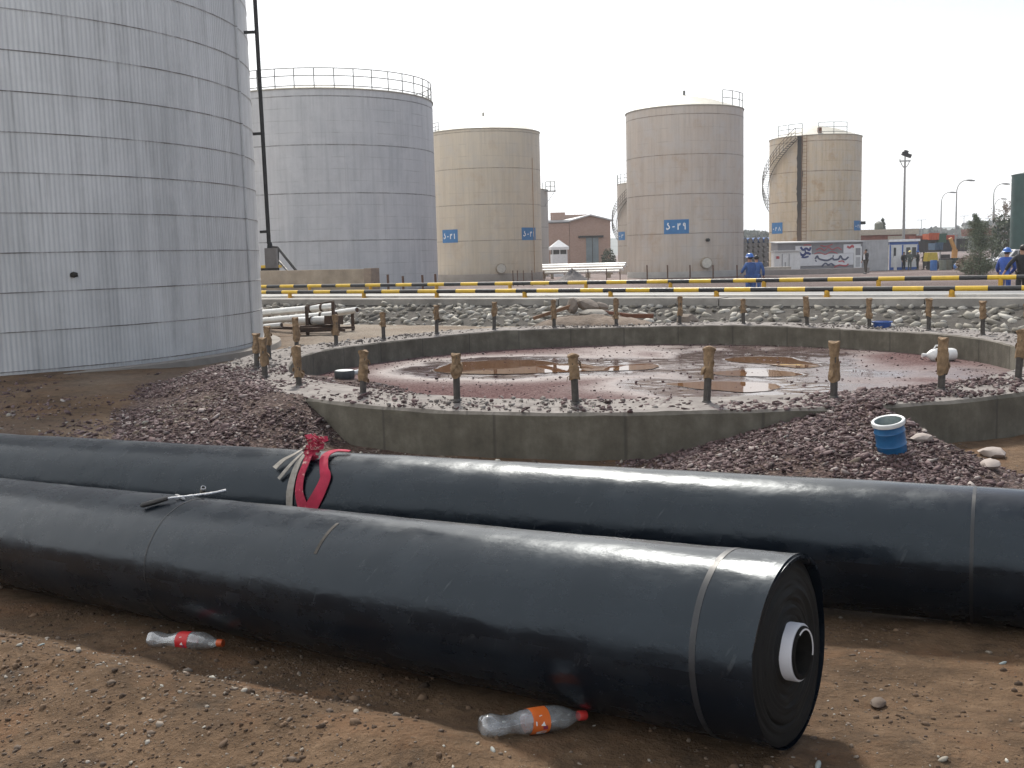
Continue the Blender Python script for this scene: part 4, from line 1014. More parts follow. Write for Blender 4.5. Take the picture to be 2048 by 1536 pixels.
M_ROOF = pm('tank_roof', (.36, .345, .29), .6, var=.1, scale=1.5)
M_RAIL = pm('tank_railing', (.22, .22, .21), .6, .3, .25, 4); M_DARKST = pm('dark_steel', (.02, .019, .019), .6, .2, .3, 6)
M_SIGN = pm('sign_blue', (.035, .16, .36), .55, var=.12, scale=2); M_SIGNT = pm('sign_paint', (.70, .72, .72), .6)
def railing(q, R, z, a0, a1, n, hgt=1.0, rails=(1.0, .6, .25), r=.028, zf=None):
    A = np.linspace(a0, a1, n)
    for a in A: q.cyl((R * math.cos(a), R * math.sin(a), z), (R * math.cos(a), R * math.sin(a), z + hgt), r, n=6)
    for k in rails:
        F = np.linspace(a0, a1, max(n * 3, 8)); q.tube([(R * math.cos(a), R * math.sin(a), z + hgt * k) for a in F], r * .85, 6)
    return q
GLY = {'5': [[(.62, .95), (.42, .98), (.36, .80), (.55, .66), (.74, .52), (.78, .34), (.62, .22)], [(.78, .30), (.20, .12), (.12, .22), (.16, .36)]],
       '-': [[(.25, .45), (.75, .5)]], '2': [[(.30, .05), (.30, .92)], [(.30, .78), (.48, .66), (.70, .72), (.74, .95)]],
       '9': [[(.66, .05), (.66, .62), (.64, .86), (.46, .95), (.30, .84), (.30, .66), (.46, .58), (.64, .62)]],
       '8': [[(.16, .05), (.46, .95), (.78, .05)]], '1': [[(.48, .05), (.40, .95)]],
       '3': [[(.26, .05), (.26, .92)], [(.26, .80), (.38, .68), (.48, .84), (.50, .92)], [(.50, .80), (.62, .68), (.76, .80), (.78, .95)]]}
def sign(o, R, a0, a1, z0, z1, text, ts=1.0):
    """painted number panel curved on the shell; a0 is the left edge as seen from outside"""
    n = 14; q = MB(); V = []
    for r in (R + .006, R + .016):
        for k in range(n + 1):
            a = a0 + (a1 - a0) * k / n; V += [(r * math.cos(a), r * math.sin(a), z0), (r * math.cos(a), r * math.sin(a), z1)]
    w_ = (n + 1) * 2
    F = [(w_ + 2 * k, w_ + 2 * k + 2, w_ + 2 * k + 3, w_ + 2 * k + 1) for k in range(n)] + [(2 * k, w_ + 2 * k, w_ + 2 * k + 2, 2 * k + 2)[::-1] for k in range(n)] + [(2 * k + 1, 2 * k + 3, w_ + 2 * k + 3, w_ + 2 * k + 1)[::-1] for k in range(n)]
    F += [(0, 1, w_ + 1, w_), (2 * n, w_ + 2 * n, w_ + 2 * n + 1, 2 * n + 1)]
    s = q.add(V, F).build('number_sign', M_SIGN, o, ang=30)
    W = abs(a1 - a0) * R; Hh = z1 - z0; nt_ = len(text); cw = .86 * W / nt_; chh = Hh * .44 * ts
    q = MB()
    for i, ch in enumerate(text):
        for stt in GLY[ch]:
            pts, nn = [], []
            for (x, y) in stt:
                xs = .07 * W + (i + x * .8 + .1) * cw; zz = z0 + Hh * .26 + y * chh; a = a0 + (a1 - a0) * xs / W
                pts.append(((R + .018) * math.cos(a), (R + .018) * math.sin(a), zz)); nn.append((math.cos(a), math.sin(a), 0))
            q.ribbon(pts, nn, .13 * chh + .02, .008)
    q.build('number', M_SIGNT, s, smooth=False)
def lip_profile(R, z0, zs, H, lip):
    P = [(R, 0)]; z = z0 % zs if zs else 0
    while z < H - .05:
        if z > .05: P += [(R, z - .012), (R + lip, z - .010), (R + lip, z + .010), (R, z + .012)]
        z += zs
    return P + [(R, H)]
def make_tank(label, C, R, zb, H, shm, z0, zs, lip, roofh, n=128, curb=True):
    o = thing('storage_tank', label, 'storage tank', (C[0], C[1], zb))
    q = MB().lathe(lip_profile(R, z0 - zb, zs, H, lip), n); q.build('shell', shm, o, ang=60)
    MB().lathe([(R + .05, H - .07), (R + .06, H - .06), (R + .06, H + .0), (R - .02, H + .02), (R * .5, H + roofh * .62), (.15, H + roofh), (0, H + roofh)], 96).build('roof', M_ROOF, o, ang=50)
    return o
def ang_of(px, py, C, R): return chit(px, py, C, R)[0]
SEAM = (.055, .042, .036)

# big grey tank, cropped by the frame
zz = [chit(250, y, T1C, T1R)[1] for y in (208, 286, 358, 428, 510, 580, 655)]
zs1 = (zz[0] - zz[6]) / 6; z01 = zz[3]; zb1 = -.22
m1_ = shell_mat('shell_big_grey', (.45, .455, .455), (.56, .56, .555), T1R, z01 - zb1, zs1, 0, .30, (.060, .042, .030), .011, 3, .075, (0, 0), 1.1, .25)
t1 = make_tank('huge grey clad tank with dark sheet seams and a black downpipe, cropped by the frame', T1C, T1R, zb1, 12.6, m1_, z01, zs1, .008, 1.0, 256)
MB().lathe([(T1R + .02, .0), (T1R + .02, .05), (T1R + .35, .05), (T1R + .40, -.25)], 128).build('plinth', pm('plinth_concrete', (.25, .225, .195), .9, scale=2, bump=.4), t1)
aT = ang_of(489, 400, T1C, T1R)
def cpt(a, r, z): return np.array([r * math.cos(a), r * math.sin(a), z])
q = MB(); a_ = aT
q.tube([cpt(a_, T1R + .02, .06), cpt(a_, T1R + .02, 12.5)], .028, 8).build('corner_trim', m1_, t1)
# downpipe just beyond the right edge
Yd = T1C[1] - .8
pT, pB = at(507, 4, Yd), at(538, 488, Yd)
L0 = np.array([*T1C, zb1])
MB().tube([pB - L0, np.array([pT[0], pT[1], 12.9]) - L0 + (pT - pB) * .1 * np.array([1, 1, 0])], .038, 10).build('downpipe', M_DARKST, t1)
for (xa, xb, y) in ((494, 511, 65), (512, 524, 268), (526, 537, 464)): MB().bar(at(xa - 6, y, Yd) - L0, at(xb, y - 1, Yd) - L0, .05, .05).build('bracket', M_DARKST, t1)
c = at(543, 516, Yd) - L0
MB().box(c, (.22, .16, .38)).build('junction_box', pm('box_grey', (.17, .155, .145), .6), t1, smooth=False)
MB().lathe([(.06, 0), (.05, .06), (.038, .12)], 10, c=tuple(at(540, 497, Yd) - L0)).build('pipe_collar', M_DARKST, t1)
MB().ico(cpt(ang_of(147, 550, T1C, T1R), T1R, chit(147, 550, T1C, T1R)[1] - zb1), (.06, .06, .05), 0, .3, 2).build('dark_hole', pm('hole_dark', (.02, .016, .012), .9), t1)

# second grey tank with full railing
C2, R2_ = tank_from(657, 876, 540, 70.0); zt = at(657, 174, 70 - R2_)[2]; zb = -.55
zz = [chit(690, y, C2, R2_)[1] for y in (192, 291, 388, 481)]; zs = (zz[0] - zz[3]) / 3
m2_ = shell_mat('shell_grey', (0.407, 0.415, 0.427), (0.488, 0.488, 0.489), R2_, zz[3] - zb, zs, 4, .22, (.17, .165, .16), .04, 7, 0, (.05, .5), .75, .25)
t2 = make_tank('tall grey tank with a railing all round its roof, behind the big cropped tank', C2, R2_, zb, zt - zb, m2_, zz[3], zs, .012, 1.1)
q = railing(MB(), R2_ - .05, zt - zb, 0, 2 * PI, 40, 1.12, (1.0, .62, .12), .032); q.build('railing', M_RAIL, t2)
# beige tank with two signs
C3, R3 = tank_from(974, 1084, 500, 92.0); zt = at(974, 255, 92 - R3)[2]; zb = -.65
zz = [chit(975, y, C3, R3)[1] for y in (262, 337, 409, 481)]; zs = (zz[0] - zz[3]) / 3
m3_ = shell_mat('shell_beige', (0.496, 0.429, 0.331), (0.581, 0.512, 0.405), R3, zz[3] - zb, zs, 3, .25, (.24, .20, .16), .04, 6, 0, (.3, 1.2), .6, .35, (.44, .42, .39))
t3 = make_tank('beige tank with two blue number signs and a manhole beside the grey tank', C3, R3, zb, zt - zb, m3_, zz[3], zs, .012, 1.5)
a0, z1 = chit(885, 460, C3, R3); a1, z0 = chit(916, 485, C3, R3); sign(t3, R3, a0, a1, z0 - zb, z1 - zb, '5-31')
a0, z1 = chit(1043, 455, C3, R3); a1, z0 = chit(1071, 480, C3, R3); sign(t3, R3, a0, a1, z0 - zb, z1 - zb, '5-31')
def manhole(o, px, py, C, R, zb, r):
    a, z = chit(px, py, C, R); d = cpt(a, 1, 0); p = cpt(a, R, z - zb)
    f = MB().cyl(p - d * .1, p + d * .28, r, n=28).build('manhole', pm('manhole_rim', (.30, .25, .19), .7), o)
    MB().cyl(p + d * .28, p + d * .33, r * .86, n=28).build('cover', pm('manhole_cover', (.52, .49, .43), .6), f)
manhole(t3, 1001, 537, C3, R3, zb, .42)
MB().lathe([(R3 + .03, -.1), (R3 + .03, .55), (R3 + .002, .62)], 96).build('base_band', pm('base_band_grey', (.30, .265, .23), .85, scale=1), t3)
a, z = chit(1064, 330, C3, R3); q = MB(); 
q.tube([cpt(a, R3 + .03, zt - zb - 2.3), cpt(a, R3 + .03, .6)], .03, 6).build('rust_pipe', pm('rust_line', (.42, .29, .20), .8), t3)
q = railing(MB(), R3 - .3, zt - zb, math.radians(198), math.radians(214), 3, .8); q.build('railing', M_RAIL, t3)
MB().cyl((0, 0, zt - zb + 1.4), (0, 0, zt - zb + 1.8), .09, n=10).build('vent', M_ROOF, t3)
# middle beige tank with sign
C4, R4 = tank_from(1370, 1487, 520, 82.0); zt = at(1368, 209, 82 - R4)[2]; zb = -.55
zz = [chit(1360, y, C4, R4)[1] for y in (228, 305, 386, 467)]; zs = (zz[0] - zz[3]) / 3
m4_ = shell_mat('shell_pinkish', (0.426, 0.360, 0.306), (0.501, 0.442, 0.381), R4, zz[3] - zb, zs, 3, .3, (.22, .18, .15), .04, 6, 0, (.4, 1.5), .7, .5, (.45, .43, .415))
t4 = make_tank('pinkish beige tank with one large blue number sign at the centre right', C4, R4, zb, zt - zb, m4_, zz[3], zs, .012, 1.25)
a0, z1 = chit(1328, 440, C4, R4); a1, z0 = chit(1378, 467, C4, R4); sign(t4, R4, a0, a1, z0 - zb, z1 - zb, '5-29', 1.15)
manhole(t4, 1411, 526, C4, R4, zb, .42)
MB().lathe([(R4 + .03, -.1), (R4 + .03, .42), (R4 + .002, .5)], 96).build('base_band', pm('base_band_pale', (.33, .315, .295), .85, scale=1), t4)
a0 = ang_of(1446, 300, C4, R4); a1 = ang_of(1484, 300, C4, R4)
q = railing(MB(), R4 - .03, zt - zb, a0, a1 + .1, 4, 1.05, (1.0, .5), .032); q.build('railing', M_RAIL, t4)
MB().cyl((0, 0, zt - zb + 1.2), (0, 0, zt - zb + 1.6), .10, n=10).build('vent', M_RAIL, t4)
a, z = chit(1414, 480, C4, R4); MB().cyl(cpt(a, R4, z - zb), cpt(a, R4 + .3, z - zb), .12, n=12).build('nozzle', M_DARKST, t4)
# stained tank with spiral stair
def stair(o, R, aT_, aB, zT, zB, n, wd=.68):
    s = MB(); tr_ = MB(); rl_ = MB()
    for rr in (R + .12, R + wd): s.tube([cpt(a, rr, z) for a, z in zip(np.linspace(aT_, aB, 60), np.linspace(zT, zB, 60))], .035, 5)
    for k in range(n):
        u = k / (n - 1); a = aT_ + (aB - aT_) * u; z = zT + (zB - zT) * u; d = cpt(a, 1, 0); t_ = np.array([-math.sin(a), math.cos(a), 0])

        tr_.box(d * (R + .06 + wd / 2) + (0, 0, z), (wd - .12, .20, .025), R=np.stack([d, t_, [0, 0, 1]], 1))
        if k % 2 == 0: rl_.cyl(d * (R + wd) + (0, 0, z), d * (R + wd) + (0, 0, z + 1.0), .022, n=5)
    for hh in (1.0, .68, .36): rl_.tube([cpt(a, R + wd, z + hh) for a, z in zip(np.linspace(aT_, aB, 60), np.linspace(zT, zB, 60))], .026, 5)
    p = thing_part('staircase', o); s.build('stringer', M_STAIR, p); tr_.build('treads', M_STAIR, p, smooth=False); rl_.build('handrail', M_STAIR, p)
def thing_part(name, parent):
    return link(name, None, parent)
M_STAIR = pm('stair_steel', (.085, .072, .06), .7, .2, .3, 5)
C5, R5 = tank_from(1629, 1722, 450, 108.0); zt = at(1632, 268, 108 - R5)[2]; zb = -.95
zz = [chit(1650, y, C5, R5)[1] for y in (341, 401, 461)]; zs = (zz[0] - zz[2]) / 2
m5_ = shell_mat('shell_stained', (0.458, 0.366, 0.258), (0.538, 0.447, 0.334), R5, zz[2] - zb, zs, 3, .4, (.17, .12, .085), .05, 6, 0, (.85, 3.0), .95, .45, (.45, .43, .40))
t5 = make_tank('stained beige tank with spiral stair and black streak, rightmost of the beige tanks', C5, R5, zb, zt - zb, m5_, zz[2], zs, .012, 1.3)
H5 = zt - zb
a0, z1 = chit(1544, 446, C5, R5); a1, z0 = chit(1565, 467, C5, R5); sign(t5, R5, a0, a1, z0 - zb, z1 - zb, '-28', .8)
a0, z1 = chit(1708, 441, C5, R5); a1, z0 = chit(1720.5, 461, C5, R5); sign(t5, R5, a0, a1, z0 - zb, z1 - zb, '-28', .8)
aS = ang_of(1596, 300, C5, R5); aL = ang_of(1537, 380, C5, R5); aL -= 2 * PI if aL > 0 else 0; zS = H5 - .35; zL = chit(1540, 380, C5, R5)[1] - zb
zE = 2.6; rate = (zS - zL) / (aS - aL); aE = aS - (zS - zE) / rate
stair(t5, R5, aS, aE, zS, zE, 62)
q = railing(MB(), R5 - .03, H5, ang_of(1556, 300, C5, R5), ang_of(1604, 300, C5, R5), 3, 1.1, (1.0, .6, .2), .034)
railing(q, R5 - .03, H5, ang_of(1637, 300, C5, R5), ang_of(1694, 300, C5, R5), 3, 1.1, (1.0, .6, .2), .034)
q.build('railing', M_RAIL, t5)
aK = ang_of(1599, 400, C5, R5)
m, nt, b = new_mat('tar_streak'); h = NT(nt); v = h.coord(); X = h.xyz(v)
n = h.noise(h.comb(h.m('MULTIPLY', h.m('ARCTAN2', X[1], X[0]), 40), 0, h.m('MULTIPLY', X[2], .5)), 1, 4, .7)
h.link(h.mix(h.mapr(h.m('ADD', X[2], h.m('MULTIPLY', n, 6)), 4, 9.5), (.17, .115, .08), (.022, .019, .018)), b.inputs['Base Color']); b.inputs['Roughness'].default_value = .6; M_TAR = m
q = MB(); V = []; nz = 60
for k in range(nz):
    z = H5 - .02 - (H5 - .6) * k / (nz - 1); u = k / (nz - 1); wd = (.40 - .14 * u) + .10 * float(vnoise(np.array(k * .8), np.array(0.), 3)); sh = .05 * float(vnoise(np.array(k * .5), np.array(5.), 4))
    for e in range(7):
        a = aK + (sh + wd * (e / 6 - .5) * 1.0) / R5 * 1.5; V.append(cpt(a, R5 + .016, z))
q.add(V, [(k * 7 + e, k * 7 + e + 1, k * 7 + 8 + e, k * 7 + 7 + e) for k in range(nz - 1) for e in range(6)]).build('tar_streak', M_TAR, t5)
q = MB(); aD = ang_of(1609, 400, C5, R5)
for e in (-.22, .22): q.cyl(cpt(aD + e / R5, R5 + .2, H5), cpt(aD + e / R5, R5 + .2, 1.5), .028, n=5)
for k in range(34): z = 1.6 + k * .34; q.cyl(cpt(aD - .22 / R5, R5 + .2, z), cpt(aD + .22 / R5, R5 + .2, z), .018, n=4)
q.build('ladder', pm('ladder_rust', (.22, .12, .07), .8), t5)
MB().box(cpt(ang_of(1640, 300, C5, R5), R5 - .5, H5 + .35), (.35, .3, .6)).build('hatch', pm('hatch_rust', (.2, .1, .06), .8), t5)
MB().box(cpt(ang_of(1719, 446, C5, R5), R5 + .35, chit(1719, 446, C5, R5)[1] - zb), (.4, .3, .3)).build('lamp_box', M_DARKST, t5)
MB().lathe([(R5 + .02, -.1), (R5 + .02, .5)], 64).build('base_band', pm('base_band_dark', (.20, .16, .13), .85, scale=1), t5)

# two more beige tanks mostly hidden
C6, R6 = tank_from(1023, 1096.5, 430, 132.0); zt = at(1096, 379, 131)[2]; zb = -1.3
m6_ = shell_mat('shell_pale', (.42, .39, .35), (.48, .45, .41), R6, 1, 2.5, 0, .2, (.2, .17, .15), .05, 6, 0, (.1, .5), .4, .1)
t6 = make_tank('pale tank behind the beige two sign tank, with a railed platform on its side', C6, R6, zb, zt - zb, m6_, 1, 2.5, .01, .8, 96)
L0 = np.array([*C6, zb]); a = ang_of(1093, 440, C6, R6); p = cpt(a, R6 + .1, zt - zb - .25)
ex = np.array([1.0, -.1, 0])
MB().box(p + ex * .45, (1.3, 1.2, .08)).build('platform', M_RAIL, t6, smooth=False)
q = MB()
for x in (-.1, .45, 1.0):
    for y in (-.55, .55): q.cyl(p + (x, y, 0), p + (x, y, 1.15), .03, n=5)
for hh in (.6, 1.15):
    for y in (-.55, .55): q.cyl(p + (-.1, y, hh), p + (1.0, y, hh), .026, n=5)
    q.cyl(p + (1.0, -.55, hh), p + (1.0, .55, hh), .026, n=5)
q.cyl(p + (-.5, 0, .1), p + (-.5, 0, 1.1), .04, n=6); q.cyl(p + (-.9, 0, .1), p + (-.9, 0, .9), .03, n=6)
q.build('platform_rail', M_RAIL, t6)
MB().bar(p + (1.0, -.4, 0), p + (-.6, -.4, -2.2), .06, .06).build('brace', M_RAIL, t6)
C7, R7 = tank_from(1308, 1382, 430, 132.0); zt = at(1236, 368, 131)[2]; zb = -1.3
m7_ = shell_mat('shell_tan', (.40, .345, .29), (.46, .40, .34), R7, 1, 2.5, 0, .3, (.2, .15, .11), .05, 6, 0, (.4, 2), .5, .2)
t7 = make_tank('tan tank hidden behind the pinkish tank, only its left edge and stair showing', C7, R7, zb, zt - zb, m7_, 1, 2.5, .01, .8, 96)
aS = math.atan2(-CAM[1] - C7[1], -C7[0]) - .25; stair(t7, R7, aS, aS - 2.4, zt - zb - .3, 2.2, 70)
q = railing(MB(), R7 - .05, zt - zb, PI * .95, PI * 1.25, 5, 1.1, (1.0, .6, .2), .034); q.build('railing', M_RAIL, t7)
a0, z1 = chit(1237, 464, C7, R7); a1, z0 = chit(1250, 480, C7, R7); sign(t7, R7, a0, a1, z0 - zb, z1 - zb, '-3')
# dark green tank at the right border
C8, R8 = tank_from(2072, 2021, 420, 95.0); zt = at(2060, 346, 95 - R8)[2]; zb = -.8
mg = pm('green_paint', (.014, .05, .046), .5, var=.25, scale=.8)
t8 = thing('storage_tank', 'dark green tank cropped by the right border of the frame', 'storage tank', (C8[0], C8[1], zb))
MB().lathe([(R8, 1.1), (R8, zt - zb)], 64).build('shell', mg, t8)
MB().lathe([(R8 + .04, zt - zb - .05), (R8 + .04, zt - zb + .03), (.2, zt - zb + .4), (0, zt - zb + .4)], 64).build('roof', mg, t8)
MB().lathe([(R8 - .15, 0), (R8 - .15, 1.12)], 48).build('skirt', M_DARKST, t8)
MB().box(cpt(-PI / 2, R8 - .5, zt - zb + .35), (.5, .4, .7)).build('vent', M_DARKST, t8)
# ------------------------------------------------------------------ yard beyond the road
def base(px, Y, py=500):
    """point on the ground straight below/above a pixel column at distance Y"""
    P = at(px, py, Y); return np.array([P[0], P[1], gz(P[0], P[1])])
def zt_(px, py, Y): return float(at(px, py, Y)[2])
def mpx(Y): return Y / FPX        # metres per photo pixel

M_CONC = pm('wall_concrete', (.30, .25, .195), .9, var=.25, scale=1.5, bump=.3, bscale=12)
a, c = at(533, 541, 44), at(749, 538, 41); d = c - a
o = thing('concrete_wall', 'low weathered concrete wall in front of the tall grey tank', 'wall', (a[0], a[1], -.5), math.atan2(d[1], d[0]))
L = math.hypot(d[0], d[1]) + .0; H = zt_(640, 539.5, 42.5) + .5
MB().box((L / 2 - 1, 0, H / 2), (L + 2, .35, H)).build('wall_body', M_CONC, o, smooth=False)
MB().box((L / 2 - 1, -.19, H * .62), (L + 1.9, .05, .04)).build('ledge', M_CONC, o, smooth=False)
MB().box((L - .15, 0, H / 2 + .01), (.36, .5, H + .03)).build('end_post', pm('end_post_conc', (.24, .19, .15), .9), o, smooth=False)
o = thing('stair_rail', 'black sloping handrail with yellow step behind the low concrete wall', 'handrail', base(560, 46))
b0 = np.array(o.location); q = MB()
q.tube([at(541, 494, 46) - b0, at(555, 495, 46) - b0, at(592, 541, 45) - b0], .06, 6); q.tube([at(556, 520, 46) - b0, at(578, 545, 45) - b0], .045, 6)
q.cyl(at(556, 497, 46) - b0, at(556, 545, 46) - b0, .05, n=6); q.build('handrail', M_DARKST, o)
MB().box(at(543, 533, 46.2) - b0, (.8, .5, .12)).build('step', M_YEL, o, smooth=False)
MB().box(at(541, 553, 46.3) - b0, (.7, .5, .75)).build('step_base', M_DARKST, o, smooth=False)
# stakes in the yard
M_STAKE = pm('stake_rust', (.10, .055, .035), .85)
def stake(px, y0, y1, Y, wd, lab):
    P = at(px, y1, Y); g_ = gz(P[0], P[1]); top = zt_(px, y0, Y); b_ = min(g_, P[2]) - .05
    o = MB().tube([(0, 0, b_), (.01, 0, (b_ + top) / 2), (0, .01, top)], wd, 6).build('stake', M_STAKE, loc=(P[0], P[1], 0)); tag(o, lab, 'stake', 'rusty stakes standing in the tank yard')
ords = ['first', 'second', 'third', 'fourth', 'fifth', 'sixth', 'seventh', 'eighth', 'ninth', 'tenth']
for i, (px, y0, y1) in enumerate([(776, 549, 566), (806, 552, 568), (845, 550, 566), (871, 548, 566)]): stake(px, y0, y1, 50, .06, '%s short rusty stake from the left in front of the tall grey tank' % ords[i])
for i, px in enumerate([1026, 1035, 1047, 1064, 1088, 1176, 1213, 1240]): stake(px, 541 if i < 5 else 537, 558, 66, .035, '%s thin stake from left between the beige and pinkish tanks' % ords[i])
for i, px in enumerate([1294, 1335, 1380, 1426, 1474]): stake(px, 530, 552, 66, .045, '%s dark stake from the left in front of the pinkish tank' % ords[i])
M_GMOUND = pm('mound_grey', (.16, .145, .14), .95, bump=.8, bscale=4, dist=.08)
P = base(1143, 70); V = []
for j in range(9):
    for k in range(24):
        u = j / 8; a = 2 * PI * k / 24; r = 1.5 * u * (1 + .15 * math.sin(3 * a + 1)); V.append((r * math.cos(a) * 1.1, r * math.sin(a) * .8, .95 * (1 - u) ** 1.15 * (1 + .12 * math.sin(5 * a + j)) - .1))
tag(MB().add(V, [(j * 24 + k, j * 24 + (k + 1) % 24, (j + 1) * 24 + (k + 1) % 24, (j + 1) * 24 + k) for j in range(8) for k in range(24)]).build('gravel_mound', M_GMOUND, loc=tuple(P)), 'small grey gravel mound beside the pipelines in the tank yard', 'gravel heap')
# pipelines across the yard between the beige tanks
for i, (y, Y, x0, x1, r) in enumerate([(530, 104, 1078, 1252, .16), (534, 100, 1076, 1250, .14), (540, 94, 1072, 1246, .15), (544, 90, 1090, 1240, .10)]):
    a, c = at(x0, y + 2, Y + 3), at(x1, y - 2, Y - 3)
    o = thing('pipeline', '%s pale pipeline from the warehouse, running between the beige tanks' % ords[i], 'pipeline', (0, 0, 0), group='pale pipelines between the beige tanks')
    MB().cyl(a, c, r, n=12).build('pipe', M_ALU, o)
    for u in (.1, .35, .6, .85):
        p = a + (c - a) * u; MB().box((p[0], p[1], p[2] - r - .3), (.25, .35, .6)).build('sleeper', M_CONC, o, smooth=False)

# brick warehouse
m, nt, b = new_mat('far_brick'); h = NT(nt); br = h.n('ShaderNodeTexBrick'); v = h.coord(); X = h.xyz(v)
h.link(h.comb(h.m('ADD', X[0], X[1]), X[2], 0), br.inputs['Vector']); br.inputs['Scale'].default_value = 2.2
br.inputs['Color1'].default_value = (.40, .27, .215, 1); br.inputs['Color2'].default_value = (.34, .22, .17, 1); br.inputs['Mortar'].default_value = (.30, .24, .20, 1); br.inputs['Mortar Size'].default_value = .012
h.link(h.mix(h.mapr(h.noise(v, .35, 4), .35, .7, 0, .4), br.outputs[0], (.30, .22, .19)), b.inputs['Base Color']); b.inputs['Roughness'].default_value = .9; M_BRICK = m
M_SHEET = pm('roof_sheet', (.44, .45, .46), .5, .2, .1, .6); M_DOORB = pm('steel_door', (.16, .20, .22), .55, var=.2, scale=.7)
Y = 150; k = mpx(Y); P = base(1181, Y, 520)
o = thing('warehouse', 'brick warehouse with low gable roof and tall blue grey door', 'warehouse', P, .12)
W = 82 * k; He = zt_(1181, 442, Y) - P[2]; Hp = zt_(1181, 431.5, Y) - P[2]; D = 22
q = MB(); q.add([(-W / 2, 0, 0), (W / 2, 0, 0), (W / 2, 0, He), (0, 0, Hp), (-W / 2, 0, He), (-W / 2, D, 0), (W / 2, D, 0), (W / 2, D, He), (0, D, Hp), (-W / 2, D, He)], [(0, 1, 2, 3, 4), (9, 8, 7, 6, 5), (0, 4, 9, 5), (1, 6, 7, 2)])
q.build('wall', M_BRICK, o, smooth=False)
MB().box((-W / 2 - 1.7, 6, He / 2 - .1), (3.3, 12, He - .2)).build('side_wing', M_BRICK, o, smooth=False)
q = MB()
for sgn in (-1, 1):
    q.add([(sgn * (W / 2 + .35), -.5, He - .1), (0, -.5, Hp + .02), (0, D + .5, Hp + .02), (sgn * (W / 2 + .35), D + .5, He - .1), (sgn * (W / 2 + .35), -.5, He + .08), (0, -.5, Hp + .2), (0, D + .5, Hp + .2), (sgn * (W / 2 + .35), D + .5, He + .08)], [(0, 1, 2, 3), (7, 6, 5, 4), (0, 4, 5, 1), (3, 2, 6, 7), (0, 3, 7, 4)])
q.box((-W / 2 - 1.9, 6, He + .05), (3.6, 12.6, .3)); q.build('roof', M_SHEET, o, smooth=False)
MB().box((.7, 20, Hp + .25), (W * .95, .4, 1.3)).build('parapet', M_BRICK, o, smooth=False); MB().box((-1.0, 21, Hp + .75), (W * .4, .3, 1.2)).build('parapet', M_BRICK, o, smooth=False)
dx = (1185 - 1181) * k; dz = zt_(1185, 475, Y) - P[2]
dr = MB().box((dx, -.02, dz / 2), (25 * k, .12, dz)).build('door', M_DOORB, o, smooth=False)
MB().box((dx, -.1, dz / 2), (.06, .06, dz - .05)).build('door_split', M_DARKST, dr, smooth=False)
MB().box((dx - .2, -.15, dz + .12), (50 * k, .35, .28)).build('lintel', M_DARKST, o, smooth=False)
for i, sx in enumerate((-1.2, 1.7)): MB().box((sx, -3.2 - .3 * i, .45), (2.6, .5, .9)).build('low_block', pm('low_block_%d' % i, (.42, .41, .40), .7), o, smooth=False)
# kiosk
Y = 118; k = mpx(Y); P = base(1118, Y, 520); H = zt_(1118, 491, Y) - P[2]; W = 35 * k
o = thing('kiosk', 'small white kiosk with pyramid roof in front of the brick warehouse', 'kiosk', P, .1)
M_WHT = pm('white_panel', (.62, .63, .64), .5, var=.1); M_GLS = pm('dark_glass', (.03, .035, .04), .12)
MB().box((0, 0, H * .36), (W * .86, W * .8, H * .72)).build('lower_wall', M_WHT, o, smooth=False); MB().box((0, 0, H * .79), (W * .8, W * .74, H * .2)).build('window', M_GLS, o, smooth=False)
for sx in (-1, 0, 1): MB().box((sx * W * .4, -W * .385, H * .5), (.09, .06, H)).build('post', M_WHT, o, smooth=False)
MB().lathe([(W * .72, H * .86), (W * .72, H * .95), (.05, H * 1.18)], 4, c=(0, 0, 0)).build('roof', M_WHT, o, rz=PI / 4, smooth=False)
for (px, Y, s, lab) in ((1215, 135, 1.0, 'small dark shrub at the right foot of the brick warehouse'),):
    pass

# far hills and treelines
m, nt, b = new_mat('far_hill'); h = NT(nt)
h.link(h.ramp(h.noise(h.coord(), .02, 5, .7), [(.35, (.13, .15, .14)), (.65, (.22, .235, .225))]), b.inputs['Base Color']); b.inputs['Roughness'].default_value = 1; M_HILL = m
V = []; n = 260
for i in range(n):
    x = -900 + 2600 * i / (n - 1); Y = 1150
    hgt = 17 + 3.5 * float(fbm(np.array(x * .006), np.array(0.), 4, 61)) * 2 + 1.6 * float(vnoise(np.array(x * .05), np.array(1.), 62))
    for (dy, z) in ((-260, -3), (-60, hgt * .8), (0, hgt), (200, hgt * .7), (500, -3)): V.append((x, Y + dy, z))
tag(MB().add(V, [(i * 5 + j, i * 5 + 5 + j, i * 5 + 6 + j, i * 5 + 1 + j) for i in range(n - 1) for j in range(4)]).build('hills', M_HILL), kind='structure')

